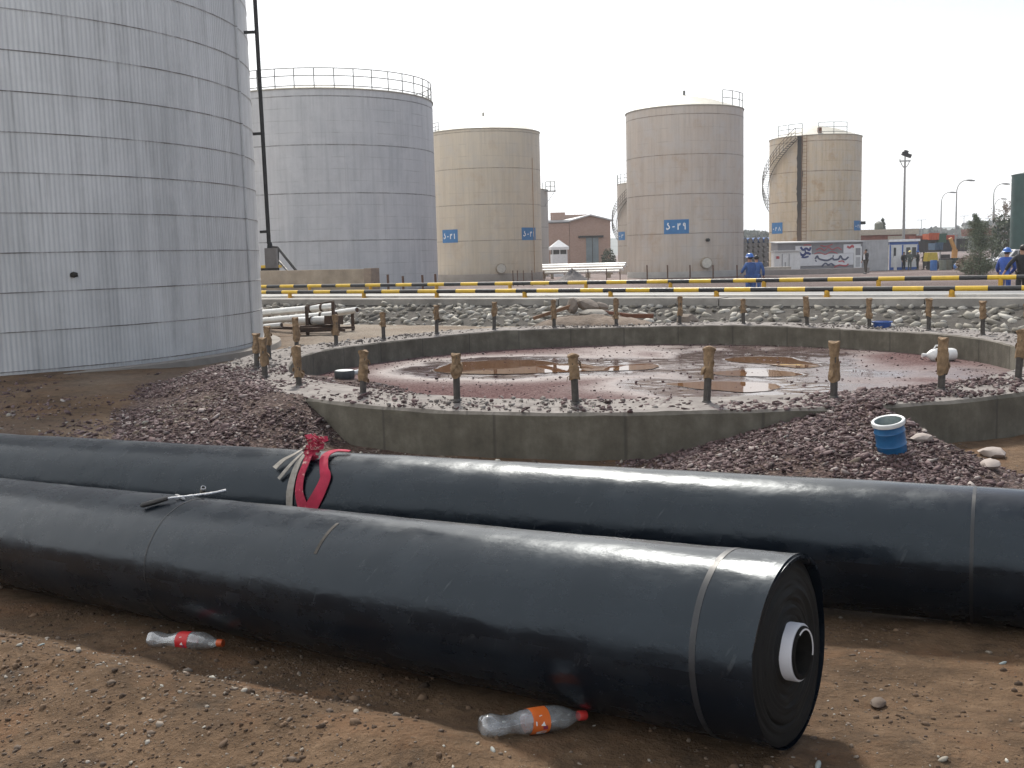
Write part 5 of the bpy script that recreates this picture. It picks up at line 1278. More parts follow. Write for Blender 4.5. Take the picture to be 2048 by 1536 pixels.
def leaf_mat(name, stops, rough=.7):
    m, nt, b = new_mat(name); h = NT(nt); h.link(h.ramp(h.attr('tint'), stops), b.inputs['Base Color']); b.inputs['Roughness'].default_value = rough; return m
M_NEEDLE = leaf_mat('needles', [(0, (.055, .075, .05)), (.5, (.115, .145, .09)), (1, (.21, .235, .15))])
M_LEAFD = leaf_mat('dark_leaves', [(0, (.028, .045, .028)), (.6, (.055, .075, .045)), (1, (.09, .105, .06))])
M_LEAFG = leaf_mat('grey_leaves', [(0, (.10, .115, .10)), (.6, (.15, .165, .15)), (1, (.20, .21, .18))])
M_LEAFR = leaf_mat('russet_leaves', [(0, (.16, .12, .09)), (.6, (.24, .19, .15)), (1, (.30, .25, .18))])
M_BARK = pm('bark', (.10, .075, .055), .9, bump=.5, bscale=20)
def leaves(name, P, size, mt, seed, parent=None, asp=.45, tints=None, down=0.0):
    rs_ = np.random.RandomState(seed); n = len(P); R = rotmats(rs_, n)
    Q = np.array([[-1, 0, 0], [0, -asp, .1], [1, 0, 0], [0, asp, .1]])[None] * (np.asarray(size)[:, None, None] if hasattr(size, '__len__') else size)
    V = np.einsum('nij,nkj->nki', R, Q); V = V + P[:, None, :]
    F = np.arange(n * 4).reshape(n, 4); t = rs_.uniform(0, 1, n) if tints is None else tints
    return np_mesh(name, V.reshape(-1, 3), F, mt, {'tint': np.repeat(t, 4)}, False, parent)
# treeline behind the drum stacks and far across the yard
rs2 = np.random.RandomState(12)
def treeline(x0, x1, Y, hgt, lab, n, sz, mt, seed):
    xs = rs2.uniform(x0, x1, n); top = hgt * (.72 + .5 * (fbm(xs * .09, xs * 0, 3, seed) + .25)); z = rs2.uniform(0, 1, n) ** .7 * top - 1.4; y = Y + rs2.uniform(-6, 10, n)
    tag(leaves('treeline', np.stack([xs, y, z], 1), rs2.uniform(.6, 1.3, n) * sz, mt, seed, None, .8), lab, 'treeline', kind='stuff')
xa, xb = at(1440, 480, 330)[0], at(1560, 480, 330)[0]
treeline(xa, xb, 330, 10.5, 'grey green belt of far trees seen between the two right beige tanks', 2600, 1.0, M_LEAFG, 31)
xa, xb = at(1840, 480, 420)[0], at(2200, 480, 420)[0]
treeline(xa, xb, 420, 10.0, 'hazy grey belt of far trees behind the street lamps', 4200, 1.3, M_LEAFG, 33)
def shrub(px, Y, hgt, wd, lab, seed, mt, cat='shrub', name='shrub'):
    P = base(px, Y); o = thing(name, lab, cat, P); rs_ = np.random.RandomState(seed); n = 900
    d = rs_.normal(0, 1, (n, 3)); d /= np.linalg.norm(d, axis=1)[:, None]; r = rs_.uniform(.35, 1, n) ** .5
    Q = d * r[:, None] * np.array([wd / 2, wd / 2, hgt / 2]) * (1 + .35 * fbm(d[:, 0] * 2 + seed, d[:, 2] * 2, 2, seed))[:, None] + np.array([0, 0, hgt * .55])
    leaves('crown', Q, rs_.uniform(.10, .2, n) * max(1, hgt / 3), mt, seed, o); q = MB()
    for e in range(4): q.tube([(0, 0, -.1), (rs_.uniform(-.2, .2), rs_.uniform(-.2, .2), hgt * .4), (rs_.uniform(-.5, .5) * wd * .5, rs_.uniform(-.3, .3), hgt * .75)], [.06, .04, .015], 6)
    q.build('stems', M_BARK, o)
shrub(1216, 138, 3.0, 2.3, 'dark green shrub at the right foot of the brick warehouse', 3, M_LEAFD)
shrub(2013, 118, 5.5, 3.4, 'dark green bush beside the green tank behind the white pickup', 4, M_LEAFD)
shrub(1946, 66.5, 1.1, 1.9, 'low dry bush at the foot of the young conifer', 6, M_LEAFR)
# conifer
Y = 62; P = base(1961, Y); H = zt_(1945, 428, Y) - P[2]
o = thing('conifer', 'young green conifer with a thin leaning tip beyond the guard pipes', 'tree', P)
rs_ = np.random.RandomState(5); PP, SS, TT = [], [], []; tr_ = MB()
tip = np.array([-.40, 0, H]); trunk = [np.array([0, 0, -.1]), np.array([.02, 0, H * .35]), np.array([-.08, 0, H * .65]), np.array([-.22, 0, H * .85]), tip]
tr_.tube(trunk, [.075, .055, .035, .02, .006], 8)
def tp(u):
    x = u * (len(trunk) - 1); i = min(int(x), len(trunk) - 2); return trunk[i] * (1 - x + i) + trunk[i + 1] * (x - i)
for k in range(230):
    u = rs_.uniform(.02, .97) ** 1.15; zb_ = tp(max(.03, u)); L = (1.22 * (1 - max(u, .1)) ** .72 if u < .72 else .42 * (1 - u) + .05) * rs_.uniform(.65, 1.12)
    a = rs_.uniform(0, 2 * PI); d = np.array([math.cos(a), math.sin(a), rs_.uniform(.15, .6)]); e = zb_ + d * L
    if L > .25: tr_.tube([zb_, (zb_ + e) / 2 + (0, 0, -.03), e], [.012, .008, .003], 4)
    m_ = int(70 * L + 10); t_ = rs_.uniform(.15, 1.05, m_); c_ = zb_ + np.outer(t_, e - zb_) + rs_.normal(0, .07 + .05 * L, (m_, 3)) * (1.15 - .4 * t_)[:, None]
    PP.append(c_); SS.append(rs_.uniform(.03, .07, m_)); TT.append(np.clip(rs_.normal(.45, .22, m_) + rs_.uniform(-.2, .2), 0, 1))
tr_.build('trunk', M_BARK, o); leaves('crown', np.concatenate(PP), np.concatenate(SS), M_NEEDLE, 7, o, .32, np.concatenate(TT))
# bare russet tree and small poplar
def tree(px, Y, ytop, wd, lab, mt, seed, n=1500, sparse=1.0, trunk_h=.3, sz=.16):
    P = base(px, Y); H = zt_(px, ytop, Y) - P[2]; o = thing('tree', lab, 'tree', P); rs_ = np.random.RandomState(seed); q = MB(); tips = []
    q.tube([(0, 0, -.1), (.05, 0, H * .4), (0, .05, H * .8)], [.14, .1, .03], 8)
    for k in range(46):
        u = rs_.uniform(trunk_h, .85); a = rs_.uniform(0, 2 * PI); L = wd * .5 * rs_.uniform(.5, 1) * (1.15 - .7 * abs(u - .5)); s0 = np.array([0, 0, H * u]); e = s0 + np.array([math.cos(a) * L, math.sin(a) * L, L * rs_.uniform(.3, .9)])
        e[2] = min(e[2], H); q.tube([s0, (s0 + e) / 2 + (0, 0, .06), e], [.035, .022, .008], 4); tips.append((s0, e))
    q.build('trunk', M_BARK, o)
    T_ = np.array([s0 + (e - s0) * u for (s0, e) in tips for u in rs_.uniform(.35, 1.08, int(n / 46))]); T_ = T_ + rs_.normal(0, wd * .045, T_.shape)
    leaves('crown', T_, rs_.uniform(.6, 1.2, len(T_)) * sz, mt, seed, o)
tree(2008, 125, 397, 4.2, 'sparse russet tree beside the dark green tank', M_LEAFR, 9, 1000, sz=.15)
Y = 175; P = base(1761, Y); H = zt_(1761, 437, Y) - P[2]; o = thing('tree', 'narrow pointed tree rising behind the low brick building', 'tree', P)
rs_ = np.random.RandomState(8); u = rs_.uniform(.15, 1, 800); r = 1.15 * (1 - u) ** .7 * (.7 + .5 * rs_.uniform(0, 1, 800)); a = rs_.uniform(0, 6.28, 800)
leaves('crown', np.stack([r * np.cos(a) + .3 * u, r * np.sin(a), u * H], 1), rs_.uniform(.15, .3, 800), M_LEAFD, 10, o); MB().cyl((0, 0, -.1), (.2, 0, H * .8), .12, .03, 8).build('trunk', M_BARK, o)

# low brick building
Y = 140; k = mpx(Y); P = base(1774, Y); H = zt_(1774, 459, Y) - P[2]; W = 118 * k
o = thing('brick_building', 'low flat roofed red brick building with pale roof band behind the site cabin', 'building', P, .06)
M_RBRICK = pm('red_brick', (.22, .085, .06), .9, var=.25, scale=2.2); M_BAND = pm('roof_band', (.42, .37, .30), .8)
MB().box((0, 5, H / 2 - .35), (W, 10, H - .7)).build('wall', M_RBRICK, o, smooth=False); MB().box((0, 5, H - .33), (W + .5, 10.5, .72)).build('roof', M_BAND, o, smooth=False)
MB().box((W * .36, -.06, H * .55), (.6, .14, 1.2)).build('window', M_WHT, o, smooth=False); MB().box((W * .15, -.06, H * .52), (2.2, .14, H * .6)).build('panel', M_BAND, o, smooth=False)
MB().cyl((-W * .2, -.02, H * .62), (-W * .2, -.1, H * .62), .42, n=20).build('round_sign', pm('round_sign', (.62, .45, .43), .6), o)
MB().lathe([(.5, 0), (.55, .1), (.55, .9), (.2, 1.15), (0, 1.2)], 16, c=(.5, 4, H)).build('roof_tank', pm('roof_tank', (.13, .14, .12), .7), o)

# rack of dark drums between the tanks
M_DRUMD = pm('drum_dark', (.05, .05, .055), .5, .2, .4, 3); M_DRUMB = pm('drum_blue', (.03, .12, .34), .45, var=.25, scale=3); M_DRUME = pm('drum_end', (.13, .13, .14), .5, .2, .4, 4)
def drum(mt, me_, lab, grp, name='drum'):
    o = thing(name, lab, 'drum', (0, 0, 0), group=grp)
    MB().lathe([(.27, 0), (.285, .01), (.285, .29), (.297, .30), (.285, .31), (.285, .58), (.297, .59), (.285, .60), (.285, .87), (.27, .88)], 20).build('body', mt, o)
    MB().lathe([(.27, .885), (.27, .862), (.0, .862)], 20).build('lid', me_, o)
    MB().lathe([(.0, .01), (.27, .01)], 20).build('bottom', me_, o)
    return o
proto = None; Y = 122; first = True; rows = 6
B = base(1512, Y); x0 = at(1486, 500, Y)[0]; rowname = ['bottom', 'second', 'third', 'fourth', 'fifth', 'top']
for r_ in range(6):
    for c_ in range(6):
        lab = 'dark drum in the stack between two beige tanks, %s row, %s from left' % (rowname[r_], ords[c_])
        if first: pd = drum(M_DRUMD, M_DRUME, lab, 'dark drums stacked between the tanks'); o = pd; first = False
        else: o = copy_tree(pd)
        o['label'] = lab; o.location = (x0 + c_ * .60 + rnd.uniform(-.03, .03), Y + rnd.uniform(-.1, .1), B[2] + .29 + r_ * .545); o.rotation_euler = (PI / 2, rnd.uniform(0, 3), rnd.uniform(-.06, .06))
first = True
for c_ in range(6):
    lab = 'blue drum standing on top of the dark drum stack, %s from the left' % ords[c_]
    if first: pb_ = drum(M_DRUMB, M_DRUME, lab, 'blue drums on top of the dark drum stack'); o = pb_; first = False
    else: o = copy_tree(pb_)
    o['label'] = lab; o.location = (x0 + c_ * .60, Y + .2, B[2] + 6 * .545 + .3); o.rotation_euler = (PI / 2, .3, .1)
for i, (px, Y, mt, lie, lab) in enumerate([(1868, 90, M_DRUMB, 0, 'blue drum standing near the workers by the blue and white booth'), (1886, 92, pm('drum_grey', (.15, .16, .13), .6), 0, 'grey drum, the left of two standing between the booth and the conifer'), (1898, 93, pm('drum_olive', (.10, .10, .075), .6), 0, 'olive drum, the right of two standing between the booth and the conifer'), (1913, 86, M_DRUMB, 1, 'bright blue drum lying on its side with its end facing the road'), (1926, 88, pm('drum_teal', (.12, .22, .26), .6), 1, 'pale teal drum lying behind the bright blue drum')]):
    P = base(px, Y); o = drum(mt, mt if lie else M_DRUME, lab, 'drums among the clutter right of the booth'); o.location = tuple(P + ((0, 0, .30) if lie else (0, 0, 0))); 
    if lie: o.rotation_euler = (PI / 2 - .05, 0, .35)

# site cabin with painted banner
Y = 96; k = mpx(Y); P = base(1640, Y, 520); zc = P[2]
M_CABIN = pm('cabin_grey', (.20, .20, .215), .6, var=.15, scale=1.2); M_CABL = pm('cabin_light', (.38, .385, .40), .6, var=.16, scale=1.5)
o = thing('site_cabin', 'long grey site cabin with a hand painted banner along its wall', 'cabin', P, -.02)
xl, xr = (1556 - 1640) * k, (1724 - 1640) * k; Hl = zt_(1560, 487, Y) - zc; Hr = zt_(1720, 484, Y) - zc
q = MB(); q.add([(xl, 0, 0), (xr, 0, 0), (xr, 0, Hr), (xl, 0, Hl), (xl, 2.6, 0), (xr, 2.6, 0), (xr, 2.6, Hr + .1), (xl, 2.6, Hl + .1)], [(0, 1, 2, 3), (7, 6, 5, 4), (0, 3, 7, 4), (1, 5, 6, 2)])
q.build('wall', M_CABIN, o, smooth=False)
q = MB(); q.add([(xl - .15, -.2, Hl), (xr + .1, -.2, Hr), (xr + .1, 2.8, Hr + .12), (xl - .15, 2.8, Hl + .12), (xl - .15, -.2, Hl + .09), (xr + .1, -.2, Hr + .09), (xr + .1, 2.8, Hr + .2), (xl - .15, 2.8, Hl + .2)], [(0, 3, 2, 1), (4, 5, 6, 7), (0, 1, 5, 4), (2, 3, 7, 6), (0, 4, 7, 3), (1, 2, 6, 5)])
q.build('roof', M_SHEET, o, smooth=False)
def fx(px): return (px - 1640) * k
def fz(py): return zt_(1640, py, Y) - zc
def panel(px0, px1, py0, py1, mt, nm, par, y=-.02, th=.03):
    return MB().box(((fx(px0) + fx(px1)) / 2, y - th / 2, (fz(py0) + fz(py1)) / 2), (abs(fx(px1) - fx(px0)), th, abs(fz(py0) - fz(py1)))).build(nm, mt, par, smooth=False)
M_BANW = pm('banner_white', (.58, .59, .62), .7, var=.1, scale=2)
bn = panel(1599, 1706, 508, 531, M_BANW, 'banner', o); panel(1591, 1623, 491, 507.6, M_BANW, 'banner', o); panel(1686, 1720, 490, 507.6, M_BANW, 'banner', o)
MI = {'b': pm('paint_navy', (.03, .045, .16), .7), 'r': pm('paint_red', (.38, .07, .08), .7), 'g': pm('paint_slate', (.08, .09, .14), .7)}
def script(pts, col, wpx, par=bn):
    P_ = [np.array([fx(x), -.062, fz(y)]) for x, y in pts]; P_, N_ = smooth_path(P_, [(0, -1, 0)] * len(P_), 5)
    MB().ribbon(P_, N_, wpx * k, .008).build('painted_script', MI[col], par, smooth=False)
script([(1601, 493), (1606, 499), (1612, 496), (1618, 500), (1621, 494)], 'b', 4.2); script([(1599, 505), (1606, 510), (1613, 505), (1621, 508)], 'b', 4.5); script([(1603, 513), (1609, 514), (1617, 512)], 'b', 3.5); script([(1610, 499), (1611, 507)], 'b', 3.0)
script([(1607, 490), (1614, 489), (1622, 490)], 'r', 2.0)
script([(1630, 518), (1634, 512), (1637, 517), (1645, 520), (1655, 521), (1664, 517), (1667, 520), (1676, 519), (1680, 513), (1684, 519), (1690, 520), (1696, 515)], 'g', 3.6)
script([(1630, 520), (1633, 523)], 'g', 2.5); script([(1643, 533), (1650, 527), (1656, 530), (1662, 528), (1668, 532)], 'g', 3.2); script([(1665, 515), (1666, 511)], 'g', 2.2)
for pts in ([(1632, 500), (1640, 496), (1648, 501), (1656, 495), (1664, 500), (1674, 496), (1682, 501)], [(1628, 508), (1638, 505), (1650, 509), (1662, 504), (1674, 508)], [(1640, 491), (1652, 493), (1664, 489)]): script(pts, 'r', 1.7)
script([(1693, 494), (1698, 497), (1703, 493), (1706, 497)], 'r', 4.0); script([(1676, 524), (1684, 523), (1688, 526)], 'r', 2.4); script([(1668, 535), (1678, 531), (1690, 533), (1696, 529)], 'r', 2.4)
dr = panel(1706.5, 1722, 495, 538, M_WHT, 'door', o, -.03, .06); panel(1709.5, 1719, 498, 512, M_CABIN, 'door_pane', dr, -.09, .02); panel(1710, 1718.5, 516, 535, M_CABL, 'door_pane', dr, -.09, .02)
o2 = thing('steel_container', 'light grey ribbed steel container at the right end of the site cabin', 'container', (P[0] + fx(1751), P[1] + .25, P[2]))
W = 53 * k; H = fz(484); MB().box((0, 1.2, H / 2), (W, 2.4, H)).build('wall', M_CABL, o2, smooth=False)
for i in range(9): MB().box((-W / 2 + W * (i + .5) / 9, -.02, H / 2), (W / 20, .05, H * .95)).build('rib', M_CABL, o2, smooth=False)
MB().box((0, 1.2, H + .03), (W + .1, 2.5, .06)).build('roof', M_SHEET, o2, smooth=False)
o3 = thing('cabinet', 'white metal cabinet with two doors and a red emblem in front of the site cabin', 'cabinet', base(1574, 88))
Y3 = 88; k3 = mpx(Y3); W = 51 * k3; H = zt_(1574, 503, Y3) - float(o3.location[2]); MB().box((0, .5, H / 2), (W, 1.0, H)).build('body', M_WHT, o3, smooth=False)
MB().box((0, .45, H + .04), (W + .2, 1.25, .08)).build('roof', M_SHEET, o3, smooth=False)
for e in (-.19, .08, .34): MB().box((W * e + .12, -.015, H * .47), (W * .24, .03, H * .86)).build('door', M_WHT, o3, smooth=False)
for e in (-.19, -.07, .08): MB().box((W * e, -.04, H * (.45 if e != -.07 else .28)), (.05, .05, H * (.9 if e != -.07 else .5))).build('door_seam', M_CABIN, o3, smooth=False)
MB().box((-W * .36, -.03, H * .74), (.26, .02, .22)).build('emblem', MI['r'], o3, smooth=False)
# booth
Y = 102; k = mpx(Y); P = base(1808, Y); H = zt_(1800, 483, Y) - P[2]
M_BLUE = pm('booth_blue', (.03, .10, .36), .5)
o = thing('booth', 'white and blue guard booth with a flat white roof where workers stand', 'booth', (P[0], P[1], P[2]), -.28)
W, D = 52 * k, 2.2
MB().box((0, D / 2, H / 2), (W, D, H)).build('wall', M_WHT, o, smooth=False); MB().box((0, D / 2, H + .1), (W + .35, D + .5, .22)).build('roof', pm('booth_roof', (.70, .72, .76), .4), o, smooth=False)
MB().box((0, D / 2, H - .16), (W + .06, D + .06, .26)).build('fascia', M_BLUE, o, smooth=False)
for x in (-W / 2, -W * .05, W / 2): MB().box((x, -.03, H * .44), (.13, .1, H * .88)).build('corner_post', M_BLUE, o, smooth=False)
for x, w_ in ((-W * .33, .22), (W * .15, .36), (W * .36, .36)): MB().box((x, -.035, H * .62), (w_, .05, H * .34)).build('window', M_GLS, o, smooth=False)
MB().box((-W * .31, -.25, H * .25), (.28, .2, H * .5)).build('post_box', M_WHT, o, smooth=False); MB().box((0, -.04, .14), (W, .06, .26)).build('skirting', M_BLUE, o, smooth=False)
# kerb wall in front of the cabins
a, c = at(1512, 543, 80), at(1724, 542, 80); zb_ = gz(a[0], a[1])
MB_ = MB().box(((a[0] + c[0]) / 2, 80, zb_ + .12), (c[0] - a[0] + 1, .4, .55)); tag(MB_.build('kerb_wall', pm('kerb_grey', (.22, .20, .19), .9, scale=1), smooth=False), 'low grey concrete kerb in front of the site cabin', 'kerb')
MBs = MB().box((0, 0, .3), (3.8, 1.0, .6)); P = base(1531, 84); tag(MBs.build('concrete_block', pm('block_pale', (.36, .33, .29), .9), loc=tuple(P), smooth=False), 'pale concrete block left of the white cabinet', 'block')

# containers, skips and clutter at the back right
def skip(px0, px1, py0, py1, Y, col, lab, name='skip_container', cat='skip', ribs=4):
    a, c = at(px0, py1, Y), at(px1, py0, Y); W = c[0] - a[0]; H = c[2] - a[2]; z0 = a[2]
    mt = pm(name + '_paint_%d' % px0, col, .6, var=.25, scale=1.2)
    o = thing(name, lab, cat, ((a[0] + c[0]) / 2, Y, z0))
    MB().box((0, 1, H / 2), (W, 2.0, H), taper=1.04).build('body', mt, o, smooth=False)
    for i in range(ribs): MB().box((-W / 2 + W * (i + .5) / ribs, -.06, H / 2), (.12, .12, H * .94)).build('rib', mt, o, smooth=False)
    MB().box((0, -.05, H), (W * 1.05, .16, .14)).build('top_rail', mt, o, smooth=False)
skip(1831, 1935, 478, 505, 131, (.04, .035, .038), 'long dark container row behind the clutter', 'container', 'container', 9)
skip(1858, 1878, 467, 480, 130.5, (.48, .10, .035), 'bright orange open box, the left of two above the dark containers')
skip(1893, 1913, 471, 479, 130.5, (.44, .075, .04), 'flat orange red box, the right of two above the dark containers')
skip(1876, 1893, 468, 486, 130.6, (.05, .12, .085), 'green box standing between the two orange boxes')
skip(1870, 1886, 486, 500, 126, (.05, .10, .17), 'blue grey box below the orange boxes')
skip(1831, 1858, 472, 480, 133, (.24, .075, .05), 'red brown crate row left of the bright orange box', ribs=5)
skip(1935, 1990, 457, 472, 150, (.17, .07, .05), 'long rust red shed roof behind the conifer', 'shed', 'shed', 6)
Y = 128; P = base(1908, Y)
o = thing('loader_arm', 'orange yellow lifting arm standing among the containers', 'crane', P); mt = pm('loader_orange', (.48, .24, .06), .6); hz_ = zt_(1908, 476, Y) - P[2]
MB().bar((0, 0, 0), (.1, 0, hz_ * .6), .5, .5).build('mast', mt, o); MB().bar((.1, 0, hz_ * .6), (-.5, 0, hz_), .35, .35).build('boom', mt, o); MB().box((.1, 0, .5), (1.2, 1.0, 1.0)).build('base', mt, o, smooth=False)
Y = 97; P = base(1866, Y); H = zt_(1866, 505, Y) - P[2]; mt = pm('machine_yellow', (.40, .30, .03), .55)
o = thing('compressor', 'yellow machine with a dark undercarriage right of the booth', 'machine', P)
MB().box((0, .5, H * .75), (1.0, 1.0, H * .5), taper=.85).build('hood', mt, o, smooth=False); MB().box((0, .5, H * .36), (1.05, 1.0, H * .26)).build('chassis', M_DARKST, o, smooth=False)
for sx in (-.35, .35): MB().cyl((sx, -.05, .24), (sx, .12, .24), .24, n=18).build('wheel', M_DARKST, o)
for i, (px, Y, w_, h_, col, lab) in enumerate([(1872, 104, 1.8, .5, (.45, .45, .43), 'pale sheet lying on clutter behind the yellow machine'), (1903, 108, 2.6, .45, (.42, .36, .22), 'straw coloured board stack behind the grey drums'), (1922, 104, 1.9, .55, (.36, .34, .32), 'grey board stack left of the conifer'), (1914, 99, 1.3, .8, (.03, .05, .045), 'dark green crate behind the lying blue drum'), (1890, 99, .9, 1.15, (.04, .035, .035), 'dark box behind the grey drum'), (1936, 96, 1.2, .7, (.30, .27, .25), 'grey sack pile left of the conifer')]):
    P = base(px, Y); o = thing('clutter_stack', lab, 'stack', P, rnd.uniform(-.3, .3)); mt = pm('clutter_%d' % i, col, .7); 
    for e in range(3): MB().box((rnd.uniform(-.1, .1), rnd.uniform(-.1, .1), h_ * (e + .5) / 3 + .25), (w_ * rnd.uniform(.8, 1), .8, h_ / 3 - .02), rz=rnd.uniform(-.15, .15)).build('board', mt, o, smooth=False)
    for e in (-1, 1): MB().box((e * w_ * .3, 0, .12), (.15, .7, .26)).build('bearer', M_BOARD, o, smooth=False)

# lamps
M_POLE = pm('lamp_pole', (.30, .30, .30), .5, .3, .12)
def lamp(px, ytop, Y, pxarm, lab):
    P = base(px, Y, 480); H = zt_(px, ytop, Y) - P[2]; W = (pxarm - px) * mpx(Y); o = thing('street_lamp', lab, 'street lamp', P, group='curved street lamps')
    pts = [(0, 0, 0), (0, 0, H * .5), (0, 0, H - .9 * W)] + [(W * .75 * (1 - math.cos(t)), 0, H - .9 * W + .9 * W * math.sin(t)) for t in np.linspace(.15, PI / 2, 8)] + [(W, 0, H + .02)]
    MB().tube(pts, [.12, .095, .07] + [.055] * 9, 10).build('pole', M_POLE, o)
    R = np.array(Matrix.Rotation(.08, 3, 'Y')); MB().ico((W + .1, 0, H - .03), (.62, .18, .12), R=R, sub=2).build('lamp_head', pm('lamp_head_%d' % px, (.25, .26, .26), .5), o); MB().lathe([(.24, 0), (.22, .4), (.15, .5)], 10).build('foot', M_POLE, o)
lamp(1881, 385, 152, 1902, 'leftmost curved street lamp, shorter of the left pair'); lamp(1911, 361, 128, 1936, 'tallest curved street lamp, right of the left pair'); lamp(1985, 368, 138, 2007, 'curved street lamp rising beside the conifer tip, taller of the right pair'); lamp(1987.5, 398, 182, 2004, 'curved street lamp near the russet tree, shorter of the right pair')
Y = 114; P = base(1807, Y, 480); H = zt_(1808, 322, Y) - P[2]; k = mpx(Y)
o = thing('floodlight_mast', 'tall floodlight mast with crossarm and dark lamp cluster above the booth', 'floodlight', P)
MB().tube([(0, 0, 0), (0, 0, H * .35), (0, 0, H)], [.19, .15, .10], 12).build('mast', M_POLE, o)
q = MB().bar((-11 * k, 0, H), (11 * k, 0, H), .14, .14); q.tube([(-9 * k, 0, H - .05), (-5 * k, 0, H - .5), (0, 0, H - .75)], .05, 6); q.tube([(9 * k, 0, H - .05), (5 * k, 0, H - .5), (0, 0, H - .75)], .05, 6); q.cyl((-10 * k, 0, H), (-10 * k, 0, H + .25), .05, n=6); q.cyl((0, 0, H), (0, 0, H + .5), .08, n=8); q.build('crossarm', M_POLE, o)
R = np.array(Matrix.Rotation(.35, 3, 'Y')); 
for (x, z, s) in ((-.12, .72, .5), (.32, .55, .55), (.05, .9, .4)): MB().box((x, -.1, H + z), (s, .35, .36), R=R).build('floodlight', M_DARKST, o, smooth=False)
for i, (px, y) in enumerate([(1842, 440), (1927, 432), (1978, 437)]):
    Y = 300 + 15 * i; P = base(px, Y, 480); H = zt_(px, y, Y) - P[2]; o = thing('street_lamp', 'tiny far lamp post on the skyline, %s of three from the left' % ords[i], 'street lamp', P)
    MB().cyl((0, 0, 0), (0, 0, H), .13, .09, 8).build('pole', M_POLE, o); MB().bar((-1.4, 0, H), (1.4, 0, H), .16, .14).build('crossarm', M_POLE, o)

# white pickup
Y = 84; P = base(2012, Y); kk = mpx(Y)
o = thing('pickup', 'white pickup truck parked behind the conifer, half hidden by a dark clad person', 'pickup', (P[0] + .45, P[1], P[2] + .0), .18)
M_CAR = pm('car_white', (.62, .62, .63), .25, var=.05)
def extr(prof, w_, mt, nm, par, y0=0.0, ch=.06):
    n_ = len(prof); V = []
    cx = sum(p[0] for p in prof) / n_; cz = sum(p[1] for p in prof) / n_
    for (y, s) in ((-w_ / 2, .97), (-w_ / 2 + ch, 1.0), (w_ / 2 - ch, 1.0), (w_ / 2, .97)):
        for (x, z) in prof: V.append((cx + (x - cx) * s, y0 + y, cz + (z - cz) * s))
    F = [(j * n_ + i, j * n_ + (i + 1) % n_, (j + 1) * n_ + (i + 1) % n_, (j + 1) * n_ + i) for j in range(3) for i in range(n_)] + [tuple(range(n_))[::-1], tuple(3 * n_ + i for i in range(n_))]
    return MB().add(V, F).build(nm, mt, par, ang=30)
extr([(-2.2, .38), (2.3, .38), (2.32, 1.0), (.75, 1.0), (-.75, 1.0), (-2.05, .86), (-2.25, .62)], 1.66, M_CAR, 'body', o)
cab = extr([(-.78, 1.0), (.78, 1.0), (.70, 1.58), (-.2, 1.6)], 1.5, M_CAR, 'cab', o)
for sy in (-1, 1):
    V = [(-.60, sy * .735, 1.06), (.0, sy * .735, 1.06), (.0, sy * .725, 1.5), (-.20, sy * .725, 1.5)]; V2 = [(.06, sy * .735, 1.06), (.66, sy * .735, 1.06), (.62, sy * .725, 1.5), (.06, sy * .725, 1.5)]
    for W_ in (V, V2): MB().add([(x, y + sy * .012 + sy * .02, z) for x, y, z in W_], [(0, 1, 2, 3)] if sy < 0 else [(3, 2, 1, 0)]).build('window', M_GLS, cab, smooth=False)
MB().add([(-.80, -.66, 1.05), (-.80, .66, 1.05), (-.28, .60, 1.53), (-.28, -.60, 1.53)], [(0, 3, 2, 1)]).build('windscreen', M_GLS, cab, smooth=False)
for sx in (-1.45, 1.45):
    for sy in (-1, 1):
        wv = MB(); wv.lathe([(.2, -.1), (.3, -.1), (.34, -.07), (.34, .07), (.3, .1), (.2, .1)], 24); wv.v = [(x + sx, z + sy * .74, y + .34) for x, y, z in wv.v]; wh = wv.build('tyre', M_DRK, o)
        wv = MB().lathe([(.0, -.09), (.2, -.08), (.2, .08), (.0, .09)], 16); wv.v = [(x + sx, z + sy * .745, y + .34) for x, y, z in wv.v]; wv.build('rim', M_POLE, wh)
for sy in (-.6, .6): MB().ico((-2.2, sy, .72), (.06, .16, .1), sub=2).build('headlight', pm('headlight_%d' % int(sy * 10), (.5, .5, .5), .1), o)
MB().box((-2.28, 0, .48), (.1, 1.6, .16)).build('bumper', M_POLE, o, smooth=False)
for (e0, e1) in ((-.1, .1), (.1, .35)): MB().ribbon([(e0, -.845, .70), (e1, -.845, .78)], [(0, -1, 0)] * 2, .12, .006).build('side_stripe', MI['r'], o, smooth=False)

# ------------------------------------------------------------------ people
def skin(name, verts, edges, rad, mt, parent, root=0, sub=1):
    me = bpy.data.meshes.new(name); me.from_pydata([tuple(map(float, v)) for v in verts], edges, [])
    ob = bpy.data.objects.new(name, me); COL.objects.link(ob)
    ob.modifiers.new('s', 'SKIN'); s2 = ob.modifiers.new('d', 'SUBSURF'); s2.levels = sub; s2.render_levels = sub
    for i, sv in enumerate(me.skin_vertices[0].data):
        r = rad[i]; sv.radius = r if hasattr(r, '__len__') else (r, r); sv.use_root = (i == root)
    dg = bpy.context.evaluated_depsgraph_get(); m2 = bpy.data.meshes.new_from_object(ob.evaluated_get(dg)); bpy.data.objects.remove(ob); bpy.data.meshes.remove(me)
    m2.name = name; m2.materials.clear(); m2.materials.append(mt); m2.polygons.foreach_set('use_smooth', [True] * len(m2.polygons))
    return link(name, m2, parent)
M_SKIN = pm('skin', (.33, .19, .13), .6); M_HAIR = pm('hair', (.012, .010, .009), .6)
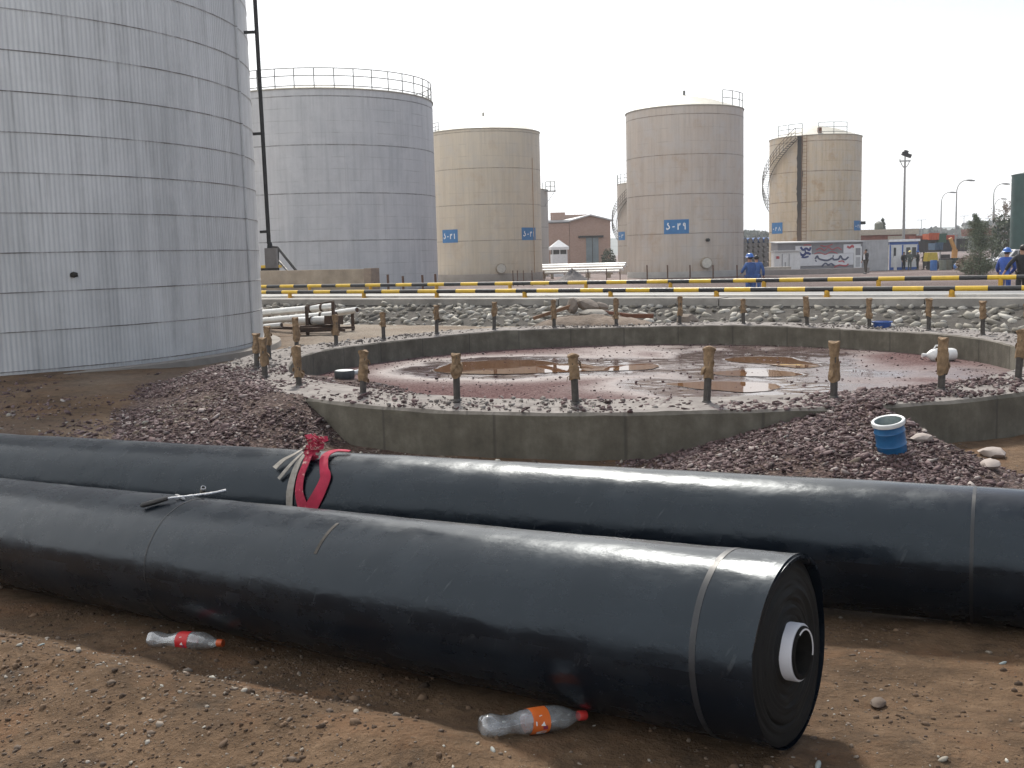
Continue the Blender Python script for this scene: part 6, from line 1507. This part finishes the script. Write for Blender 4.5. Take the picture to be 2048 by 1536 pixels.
def person(label, loc, face, top, bottom, hat=None, armL=((.28, .02, 1.14), (.26, -.10, .90)), armR=((-.28, .02, 1.14), (-.26, -.10, .90)), lean=0.0, shirt=None, H=1.72, stride=.0, jacket_low=.82):
    o = thing('person', label, 'person', loc, face); s = H / 1.72
    def ln(p):
        p = np.array(p, float)
        if p[2] > .93: 
            q = p - (0, 0, .93); c, n_ = math.cos(lean), math.sin(lean); p = np.array([q[0], q[1] * c - q[2] * n_, q[1] * n_ + q[2] * c]) + (0, 0, .93)
        return p * s
    J = dict(pel=(0, 0, .93), wa=(0, .01, 1.08), ch=(0, .01, 1.30), nk=(0, .01, 1.46), hb=(0, -.01, 1.53), hm=(0, -.02, 1.61), ht=(0, -.005, 1.69), ns=(0, -.10, 1.60), jaw=(0, -.07, 1.54))
    for sx, n_, ar in ((1, 'l', armL), (-1, 'r', armR)):
        J['sh' + n_] = (sx * .18, .01, 1.41); J['el' + n_], J['wr' + n_] = ar
        el, wr = np.array(ar[0]), np.array(ar[1]); d = (wr - el) / np.linalg.norm(wr - el); J['pa' + n_] = wr + d * .07
        sd_ = np.cross(d, (0, 0, 1.0)) if abs(d[2]) < .9 else np.array([0, -1.0, 0]); sd_ /= np.linalg.norm(sd_)
        for f_ in range(4): J['f%d%s' % (f_, n_)] = wr + d * (.15 + .012 * (1.5 - abs(f_ - 1.5))) + sd_ * (.025 * (f_ - 1.5))
        J['th' + n_] = wr + d * .08 + sd_ * .06
        J['hp' + n_] = (sx * .085, 0, .90); J['kn' + n_] = (sx * .10, -.02 - sx * stride * .5, .50); J['an' + n_] = (sx * .10, .02 - sx * stride, .09); J['to' + n_] = (sx * .12, -.13 - sx * stride, .035)
    names = list(J); idx = {k_: i for i, k_ in enumerate(names)}; P_ = [ln(J[k_]) for k_ in names]
    def E(*ch): return [(idx[a], idx[b_]) for a, b_ in zip(ch[:-1], ch[1:])]
    ed = E('pel', 'wa', 'ch', 'nk', 'hb', 'hm', 'ht') + E('hm', 'ns') + E('hb', 'jaw')
    for n_ in 'lr':
        ed += E('ch', 'sh' + n_, 'el' + n_, 'wr' + n_, 'pa' + n_) + E('pel', 'hp' + n_, 'kn' + n_, 'an' + n_, 'to' + n_) + E('wr' + n_, 'th' + n_)
        for f_ in range(4): ed += E('pa' + n_, 'f%d%s' % (f_, n_))
    rad = dict(pel=.095, wa=.085, ch=.095, nk=.055, hb=.07, hm=.088, ht=.06, ns=.018, jaw=.04)
    def rr_(n_):
        if n_ in rad: return rad[n_]
        return {'sh': .055, 'el': .040, 'wr': .028, 'pa': .032, 'hp': .085, 'kn': .055, 'an': .04, 'to': .035, 'th': .010}.get(n_[:2], .009)
    skin('body', P_, ed, [np.array(rr_(n_)) * s if not hasattr(rr_(n_), '__len__') else tuple(np.array(rr_(n_)) * s) for n_ in names], M_SKIN, o)
    def cloth(nm, chains, rads, mt, root):
        ns = []; 
        for ch in chains:
            for q_ in ch:
                if q_ not in ns: ns.append(q_)
        ix = {q_: i for i, q_ in enumerate(ns)}; ee = [(ix[a], ix[b_]) for ch in chains for a, b_ in zip(ch[:-1], ch[1:])]
        return skin(nm, [P_[idx[q_]] if q_ in idx else ln(X_[q_]) for q_ in ns], ee, [rads.get(q_, rads.get(q_[:2], .06)) * s for q_ in ns], mt, o, ix[root])
    X_ = {'hem': (0, .0, jacket_low)}
    for n_, ar in (('l', armL), ('r', armR)): X_['cf' + n_] = tuple(np.array(ar[0]) * .12 + np.array(ar[1]) * .88)
    jk = cloth('jacket', [['hem', 'wa', 'ch', 'nk'], ['ch', 'shl', 'ell', 'cfl'], ['ch', 'shr', 'elr', 'cfr']], {'hem': .15, 'wa': .145, 'ch': .15, 'nk': .075, 'sh': .082, 'el': .065, 'cf': .052}, top, 'wa')
    cloth('trousers', [['pel', 'hpl', 'knl', 'anl'], ['pel', 'hpr', 'knr', 'anr']], {'pel': .13, 'hp': .105, 'kn': .08, 'an': .07}, bottom, 'pel')
    for n_ in 'lr':
        a_, b_ = P_[idx['an' + n_]], P_[idx['to' + n_]]; MB().tube([a_ + (0, .06, -.04), a_ + (0, 0, -.03), b_, b_ + (0, -.06, 0)], [.03, .055, .05, .02], 10).build('shoe', M_DRK, o)
    hc = (P_[idx['hm']] + P_[idx['ht']]) / 2
    MB().ico(hc + (0, .018, .012), np.array((.098, .108, .095)) * s, sub=2, jit=.03).build('hair', M_HAIR, o)
    if hat:
        c = MB().lathe([(.165, -.012), (.150, .0), (.128, .008), (.124, .05), (.100, .10), (.05, .13), (0, .135)], 20); c.v = [(x, y * (1.12 if y > 0 else 1.2), z) for x, y, z in c.v]
        c.build('helmet', hat, o, loc=tuple(hc + (0, .0, .022)))
    if shirt: MB().tube([ln((0, -.125, 1.42)), ln((0, -.150, 1.25)), ln((0, -.150, 1.0))], [.05, .07, .07], 10).build('shirt', shirt, o)
    return o
M_BLK_ = pm('cloth_black', (.016, .016, .018), .85); M_CHAR = pm('cloth_charcoal', (.035, .034, .036), .85); M_WORKB = pm('cloth_blue', (.045, .10, .27), .85, var=.25); M_WORKB2 = pm('cloth_bright_blue', (.035, .085, .33), .85, var=.2)
M_GRN = pm('cloth_greygreen', (.07, .085, .08), .85); M_OLV = pm('cloth_olive', (.065, .055, .045), .85); M_HB = pm('helmet_blue', (.04, .13, .42), .35); M_HY = pm('helmet_yellow', (.58, .48, .12), .35); M_SHW = pm('shirt_white', (.62, .63, .66), .8)
def pl(px, Y): return base(px, Y, 500)
L_ = -PI / 2
person('dark jacketed bearded man in white shirt walking left with a hand at his chin', pl(1732, 76), L_ + .45, M_CHAR, M_OLV, None, armL=((.24, -.10, 1.16), (.10, -.22, 1.42)), shirt=M_SHW, stride=.08, H=1.74)
person('worker in blue coverall and blue helmet, the nearer of two left of the white cabinet', pl(1500, 38.5), PI + .5, M_WORKB, M_WORKB, M_HB, armL=((.28, -.08, 1.16), (.16, -.28, 1.10)), armR=((-.28, -.08, 1.16), (-.14, -.28, 1.06)), H=1.70)
person('dark haired worker in blue standing just behind the blue helmeted one', pl(1513, 41), PI - .4, M_WORKB, M_WORKB, None, H=1.66)
person('worker in bright blue with blue helmet reaching left beside the conifer', pl(2012, 34.5), PI * .78, M_WORKB2, M_WORKB2, M_HB, armL=((.30, -.14, 1.15), (.34, -.42, 1.05)), armR=((-.26, -.14, 1.16), (-.05, -.42, 1.0)), lean=.18, H=1.70)
person('person in black at the right border reaching an arm down to the left', pl(2046, 33), PI, M_BLK_, M_BLK_, None, armR=((-.30, .0, 1.16), (-.38, .02, .96)), armL=((.40, .02, 1.18), (.52, .02, .98)), H=1.82)
person('worker in dark clothes at the left of the group by the booth', pl(1808, 100), .3, M_BLK_, M_BLK_, None, H=1.68)
person('worker with yellow helmet and grey green jacket in the group by the booth', pl(1820, 99), PI, M_GRN, M_GRN, M_HY, H=1.74)
person('worker with blue helmet and dark clothes in the group by the booth', pl(1836, 101), L_, M_CHAR, M_CHAR, M_HB, armL=((.27, -.1, 1.16), (.12, -.28, 1.12)), armR=((-.27, -.1, 1.16), (-.10, -.28, 1.10)), H=1.74)
person('bareheaded worker in dark clothes at the right of the group by the booth', pl(1848, 102), L_ - .3, M_CHAR, M_BLK_, None, armL=((.27, -.1, 1.16), (.12, -.28, 1.12)), H=1.70)
person('distant worker in blue bending over before the drum stack', pl(1520, 92), L_, M_WORKB, M_WORKB, None, armL=((.24, -.16, 1.1), (.22, -.30, .86)), armR=((-.24, -.16, 1.1), (-.22, -.30, .86)), lean=.7, H=1.7)

# ------------------------------------------------------------------ air
m = bpy.data.materials.new('air'); m.use_nodes = True; nt = m.node_tree; nt.nodes.remove(nt.nodes['Principled BSDF'])
pv_ = nt.nodes.new('ShaderNodeVolumePrincipled'); pv_.inputs['Color'].default_value = (.93, .96, 1.0, 1); pv_.inputs['Density'].default_value = .00045; pv_.inputs['Anisotropy'].default_value = .2
nt.links.new(pv_.outputs[0], nt.nodes['Material Output'].inputs['Volume'])
tag(MB().box((0, 850, 17), (4000, 2100, 56)).build('haze', m, smooth=False), 'thin pale haze filling the air over the yard', 'haze', kind='stuff')
